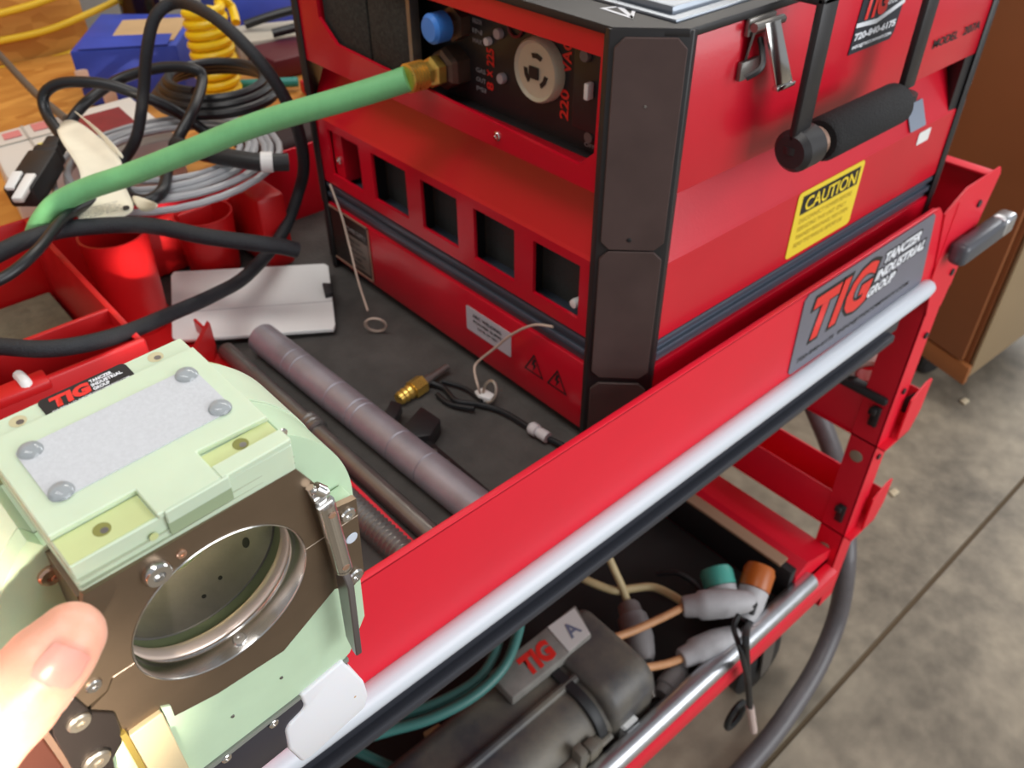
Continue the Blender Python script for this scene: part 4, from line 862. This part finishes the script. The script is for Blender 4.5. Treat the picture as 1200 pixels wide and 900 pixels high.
# bottle, tape roll, papers, yellow coiled hose and small pieces
bt = thing('dark_bottle', 'dark brown bottle standing on the bench beside the strand board', 'bottle', (.12, 1.10, .885))
b = MB(); b.lathe([(0, 0), (.030, 0), (.032, .004), (.032, .12), (.026, .15), (.013, .17), (.013, .20), (0, .20)], (.135, 1.145, .891), (0, 0, 1), 28); b.build('glass', mat('dark_bottle_plastic', S(30, 16, 16), .2), bt)
b = MB(); b.lathe([(0, 0), (.036, 0), (.04, .004), (0, .005)], (.135, 1.14, .8855), (0, 0, 1), 28); b.build('coaster', WHITE, bt)
b = MB(); b.lathe([(.016, 0), (.034, 0), (.034, .026), (.016, .026)], (.185, 1.03, .887), (0, 0, 1), 32, close=True); tag(b.build('tape_roll', mat('green_tape', S(20, 112, 60), .4)), 'roll of green tape lying on the bench behind the blue carton', 'tape')
pb = thing('parts_carton', 'blue and white parts carton at the back of the bench', 'carton', (.33, 1.12, .885))
MB().box((.25, 1.07, .886), (.42, 1.18, .955), .003).build('carton_body', BL, pb); MB().box((.265, 1.08, .9552), (.40, 1.16, .957)).build('printed_top', WHITE, pb, 0)
b = MB(); b.prism([(.20, .95, .886), (.30, .92, .886), (.33, 1.0, .886), (.23, 1.04, .886)], (0, 0, .03), .002); tag(b.build('paper_pad', mat('grey_paper', S(190, 184, 170), .7)), 'grey paper pad on the bench behind the yellow coil', 'pad')
yc = MB(); pts = []
c_ = V((.100, .815, .888)); n_t = 9
for k in range(n_t*14+1):
    a = 2*pi*k/14; t = k/(n_t*14); pts.append((c_.x+(.023+.002*sin(t*3))*cos(a)+.004*t, c_.y+(.023+.002*sin(t*3))*sin(a)+.010*t, c_.z+.006+.118*t))
pts += [(.13, .82, 1.018), (.142, .82, 1.005), (.135, .80, .99)]
yc.tube(pts, .0062, 10, smooth=2); tag(yc.build('coiled_air_hose', mat('yellow_coil', S(246, 208, 20), .4)), 'bright yellow coiled air hose standing on the bench beside the machine', 'hose')
b = MB(); b.tube([(.130, .835, .898), (.165, .812, .898), (.205, .785, .898)], .007, 12); tag(b.build('teal_tube', mat('teal_tube', S(40, 140, 130), .4)), 'short teal tube lying on the bench beside the yellow coil', 'tube')
b = MB(); b.box((.20, .84, .886), (.34, .93, .915), .004); tag(b.build('maroon_case', mat('maroon_case', S(92, 26, 34), .5)), 'flat dark maroon case on the bench behind the teal tube', 'case')
b = MB(); b.box((.03, .545, .886), (.19, .66, .925), .012, 3); tag(b.build('dark_filler', mat('dark_filler_brown', S(48, 26, 28), .7)), 'added dark brown pouch at the front of the bench behind the machine corner', 'filler')  # dark block added to hide the bright bench behind the coil
b = MB(); b.box((.20, .70, .886), (.34, .775, .905), .004); tag(b.build('red_case', REDP), 'small red case on the bench in front of the teal tube', 'case')
for k, (pp, lab) in enumerate((([(.24, 1.0, .925), (.30, .97, .94), (.40, .93, .95)], 'black cord near the parts carton, the rear one of two'), ([(.25, .93, .925), (.32, .90, .935), (.42, .86, .94)], 'black cord over the maroon case, the front one of two'))):
    b = MB(); b.tube(pp, .007, 10); tag(b.build('bench_cord', CABLE), lab, 'cord', 'black cords at the back of the bench')
for k, (L, lab) in enumerate((([(-30, 24), (0, 16), (40, 5), (80, -10)], 'topmost of the three yellow hoses on the strand board wall'), ([(-30, 54), (0, 48), (60, 34), (128, 5), (150, -8)], 'middle of the three yellow hoses on the strand board wall'), ([(-30, 86), (0, 82), (60, 70), (110, 52), (135, 38), (150, 20)], 'lowest of the three yellow hoses on the strand board wall'))):
    b = MB(); b.tube([at(u, v, 'y', 1.190) for u, v in L], .0052, 10); tag(b.build('air_hose', mat('yellow_hose', S(232, 190, 40), .45)), lab, 'hose', 'yellow hoses on the wall')

# ================================================================== lower shelf
GR = mat('dusty_black_plastic', S(66, 66, 70), .45, var=.1, vscale=9, col2=S(124, 116, 100), bump=.1, bscale=120)
ks = thing('machine_case', 'dusty black moulded case with a red label on the lower shelf', 'case', (-.09, .05, .335))
def hull(x0, x1, y0, y1, z0, z1, r):
    n = 10; P_ = [(y0, z0), (y1, z0)]
    for k in range(n+1): a = radians(90*k/n); P_.append((y1-r*.5+r*.5*cos(a), z1-r*.5+r*.5*sin(a)))
    for k in range(n+1): a = radians(90+90*k/n); P_.append((y0+r+r*cos(a), z1-r+r*sin(a)))
    return [V((x0, y, z)) for y, z in P_], V((x1-x0, 0, 0))
p_, v_ = hull(-.40, .055, -.030, .098, .336, .428, .045); MB().prism(p_, v_, .004).build('case_body', GR, ks)
p_, v_ = hull(.045, .122, -.034, .095, .336, .442, .035); MB().prism(p_, v_, .012, 3).build('end_hood', GR, ks)
p_, v_ = hull(.024, .038, -.034, .101, .34, .434, .047); MB().prism(p_, v_, .002).build('strap', RUBBER, ks)
b = MB(); b.box((-.045, -.039, .372), (.024, -.026, .404), .003); b.box((-.018, -.042, .36), (-.006, -.026, .425), .003); b.box((.0, -.041, .366), (.016, -.026, .412), .003); b.build('latch_block', GR, ks)
b = MB(); b.tube([(-.40, -.034, .392), (.04, -.034, .392)], .005, 10, smooth=0); b.tube([(-.40, .03, .4285), (.045, .03, .4285)], .006, 10, smooth=0); b.build('rib', GR, ks)
b = MB(); b.box((.058, -.040, .356), (.062, -.0335, .386)); b.box((.058, -.040, .382), (.082, -.0335, .386)); b.box((.058, -.040, .356), (.082, -.0335, .360)); b.box((.078, -.040, .356), (.082, -.0335, .366)); b.build('white_clip', WHITE, ks)
lp = MB().prism([(-.035, .052, .4285), (.092, .050, .4285), (.110, .096, .4285), (-.035, .096, .4285)], (0, 0, .017), .003).build('label_pad', mat('dusty_label', S(134, 130, 124), .5, var=.15, vscale=40), ks)
text('TIG', INKR, (-.004, .058, .4457), X, Yp, .046, .028, lp, bold=.06, shear=.15)
wsq = MB().prism([(.055, .052, .4456), (.092, .053, .4456), (.104, .092, .4456), (.060, .094, .4456)], (0, 0, .0008)).build('sticker', mat('dusty_white', S(214, 212, 208), .6), lp, 0)
text('A', mat('blue_grey_print', S(110, 116, 140), .6), (.070, .062, .4465), X, Yp, .018, .020, wsq, bold=.02)

th_ = mat('teal_hose', S(62, 116, 110), .4)
cable('teal_hose', [(612, 712, .47), (606, 745, .465), (590, 782, .46), (556, 815, .455), (505, 842, .45), (450, 858, .445), (380, 880, .44), (330, 905, .43)], .0062, th_, 'outer teal hose curving along the dusty case on the lower shelf', 'hose')
cable('teal_hose', [(588, 735, .46), (580, 765, .455), (560, 795, .45), (520, 820, .445), (470, 838, .44), (410, 850, .435), (340, 880, .43)], .0058, th_, 'inner teal hose under the edge of the top tray, on the lower shelf', 'hose')
cable('teal_hose', [(400, 872, .40), (430, 886, .40), (470, 905, .40), (510, 930, .40)], .006, th_, 'lowest teal hose at the near end of the lower shelf', 'hose')
b = MB(); b.prism([T(496, 863, .40), T(515, 852, .40), T(522, 862, .40), T(505, 872, .40)], (0, 0, .01), .002); tag(b.build('cardboard_scrap', TAN), 'small tan scrap between the teal hose and the dusty case', 'scrap')
CREAM = mat('cream_cord', S(190, 170, 126), .5, var=.1, vscale=40); ORC = mat('tan_orange_cord', S(196, 142, 98), .5, var=.1, vscale=40); GCON = mat('grey_rubber_connector', S(176, 174, 176), .5, var=.1, vscale=40)
def inline(a0, a1, r, label, cord, cm, m=GCON, cr=.0052):
    t = thing('inline_connector', label, 'connector', V(((a0+a1)/2).xy.to_tuple()+(.336,)), 'grey connectors on the lower shelf'); ax_ = a1-a0; L_ = ax_.length
    b = MB(); b.lathe([(0, 0), (r*.62, 0), (r*.72, L_*.03), (r*.80, L_*.2), (r*.97, L_*.24), (r, L_*.34), (r*.97, L_*.62), (r*.72, L_*.9), (r*.5, L_), (0, L_)], a0, ax_, 26); b.build('body', m, t, 40)
    if cord: b = MB(); b.tube([a0+ax_*.02]+cord, cr, 12); b.build('cord', cm, t)
    return t
inline(T(800, 711, .405), T(884, 704, .415), .0195, 'topmost grey connector with a tan cord, tied by the black strap', path([(780, 722, .41), (745, 738, .415), (718, 748, .42)]), ORC)
inline(T(798, 772, .375), T(864, 742, .372), .0185, 'second grey connector with a tan cord, just behind the chrome rail', path([(780, 778, .384), (755, 782, .398), (728, 780, .402)]), ORC)
t = inline(T(736, 708, .382), T(757, 776, .372), .0205, 'dark grey upright connector hanging from a cream cord by the case', path([(730, 690, .40), (720, 668, .42), (712, 650, .435)]), CREAM, mat('dark_grey_connector', S(128, 124, 124), .5))
b = MB(); b.tube(path([(757, 776, .372), (761, 795, .36), (766, 818, .352)]), [.008, .006, .005], 12); b.build('metal_tip', STEELD, t)
inline(T(775, 815, .352), T(800, 780, .355), .016, 'small dark grey connector lowest behind the chrome rail', None, None, mat('dark_grey_connector', S(128, 124, 124), .5))
def capped(a0, a1, r, m, nm, label):
    t = thing('capped_connector', label, 'connector', V(((a0+a1)/2).xy.to_tuple()+(.336,))); ax_ = a1-a0; L_ = ax_.length
    b = MB(); b.lathe([(0, 0), (r*.7, 0), (r*.95, L_*.3), (r, L_*.55), (r*.9, L_*.56), (0, L_*.56)], a0, ax_, 26); b.build('body', GCON, t, 40)
    b = MB(); b.lathe([(r*.9, L_*.56), (r*1.03, L_*.57), (r*1.05, L_*.9), (r*.9, L_), (0, L_)], a0, ax_, 26); b.build(nm, m, t, 40)
    return t
capped(T(852, 716, .375), T(838, 666, .40), .0215, mat('teal_cap', S(70, 158, 144), .4), 'cap', 'grey connector with a teal green cap at the far end of the shelf')
capped(T(872, 726, .37), T(892, 664, .405), .0205, mat('amber_cap', S(176, 92, 34), .35), 'cap', 'grey connector with an amber orange cap beside the chrome rail')
cable('cream_cord', [(672, 672, .40), (692, 682, .40), (720, 692, .395), (738, 690, .39), (765, 688, .385), (788, 698, .39), (803, 708, .40)], .0056, CREAM, 'cream cord running level over the back of the lower shelf', 'cord')
cable('dark_lead', [(770, 672, .36), (795, 672, .37), (815, 685, .365), (822, 700, .36)], .004, CABLE, 'thin dark lead curving behind the teal capped connector', 'lead')
stp = thing('hanging_strap', 'black strap with a pale tip hanging over the chrome rail', 'strap', at(878, 800, 'y', -.085))
b = MB(); b.tube([T(884, 708, .420), at(878, 728, 'y', -.04), at(874, 748, 'y', -.078), at(876, 790, 'y', -.083), at(879, 832, 'y', -.085)], .0045, 8); b.tube([T(866, 720, .425), at(860, 736, 'y', -.05), at(868, 762, 'y', -.079), at(877, 800, 'y', -.088)], .0036, 8); b.build('strap', RUBBER, stp)
b = MB(); b.tube([at(879, 828, 'y', -.085), at(883, 856, 'y', -.086)], .0058, 10, smooth=0); b.build('tip', mat('pale_tip', S(206, 184, 176), .5), stp)
q = at(862, 838, 'y', -.06); b = MB(); b.tube([q+V((.02*cos(k*pi/6), .0, .026*sin(k*pi/6))) for k in range(12)], .005, 8, closed=True, smooth=3); tag(b.build('cord_loop', CABLE), 'small black cord loop hanging under the lower shelf', 'cord')
# long grey hose beside the cart, and the tape roll in the side trough
b = MB(); b.tube([at(940, 440, 'x', .66), at(955, 478, 'x', .67), at(972, 520, 'x', .68), at(984, 560, 'x', .69), at(990, 610, 'x', .66), at(991, 660, 'x', .62), T(982, 720, .12), T(958, 780, .06), T(922, 838, .03), T(890, 880, .018), T(840, 935, .016), T(780, 990, .016)], .0165, 16)
tag(b.build('floor_hose', mat('grey_vacuum_hose', S(92, 88, 90), .38, var=.08, vscale=60)), 'long dark grey hose looping down beside the cart onto the concrete', 'hose')
tr_ = thing('tape_roll', 'white and red tape roll resting in the upper side trough', 'tape', (.53, .02, .6))
c_ = at(1020, 432, 'x', .522); b = MB(); b.lathe([(.018, -.008), (.027, -.008), (.027, .008), (.018, .008)], c_, (.7, .5, .3), 28, close=True); b.build('tape', mat('pale_tape', S(232, 208, 200), .5), tr_)
b = MB(); b.lathe([(.016, -.0085), (.0185, -.0085), (.0185, .0085), (.016, .0085)], c_, (.7, .5, .3), 28, close=True); b.build('core', mat('red_core', S(190, 80, 80), .5), tr_)
for k, (q, lab) in enumerate((((1130, 471), 'tiny pale scrap on the concrete below the brown cabinet'), ((1047, 578), 'tiny pale scrap on the concrete right of the side troughs'))):
    c_ = T(q[0], q[1], .001); b = MB(); b.prism([c_+V((-.012, -.006, 0)), c_+V((.010, -.008, 0)), c_+V((.014, .005, 0)), c_+V((-.006, .009, 0))], (0, 0, .004), .001); tag(b.build('paper_scrap', mat('pale_scrap', S(206, 190, 160), .7)), lab, 'scrap')
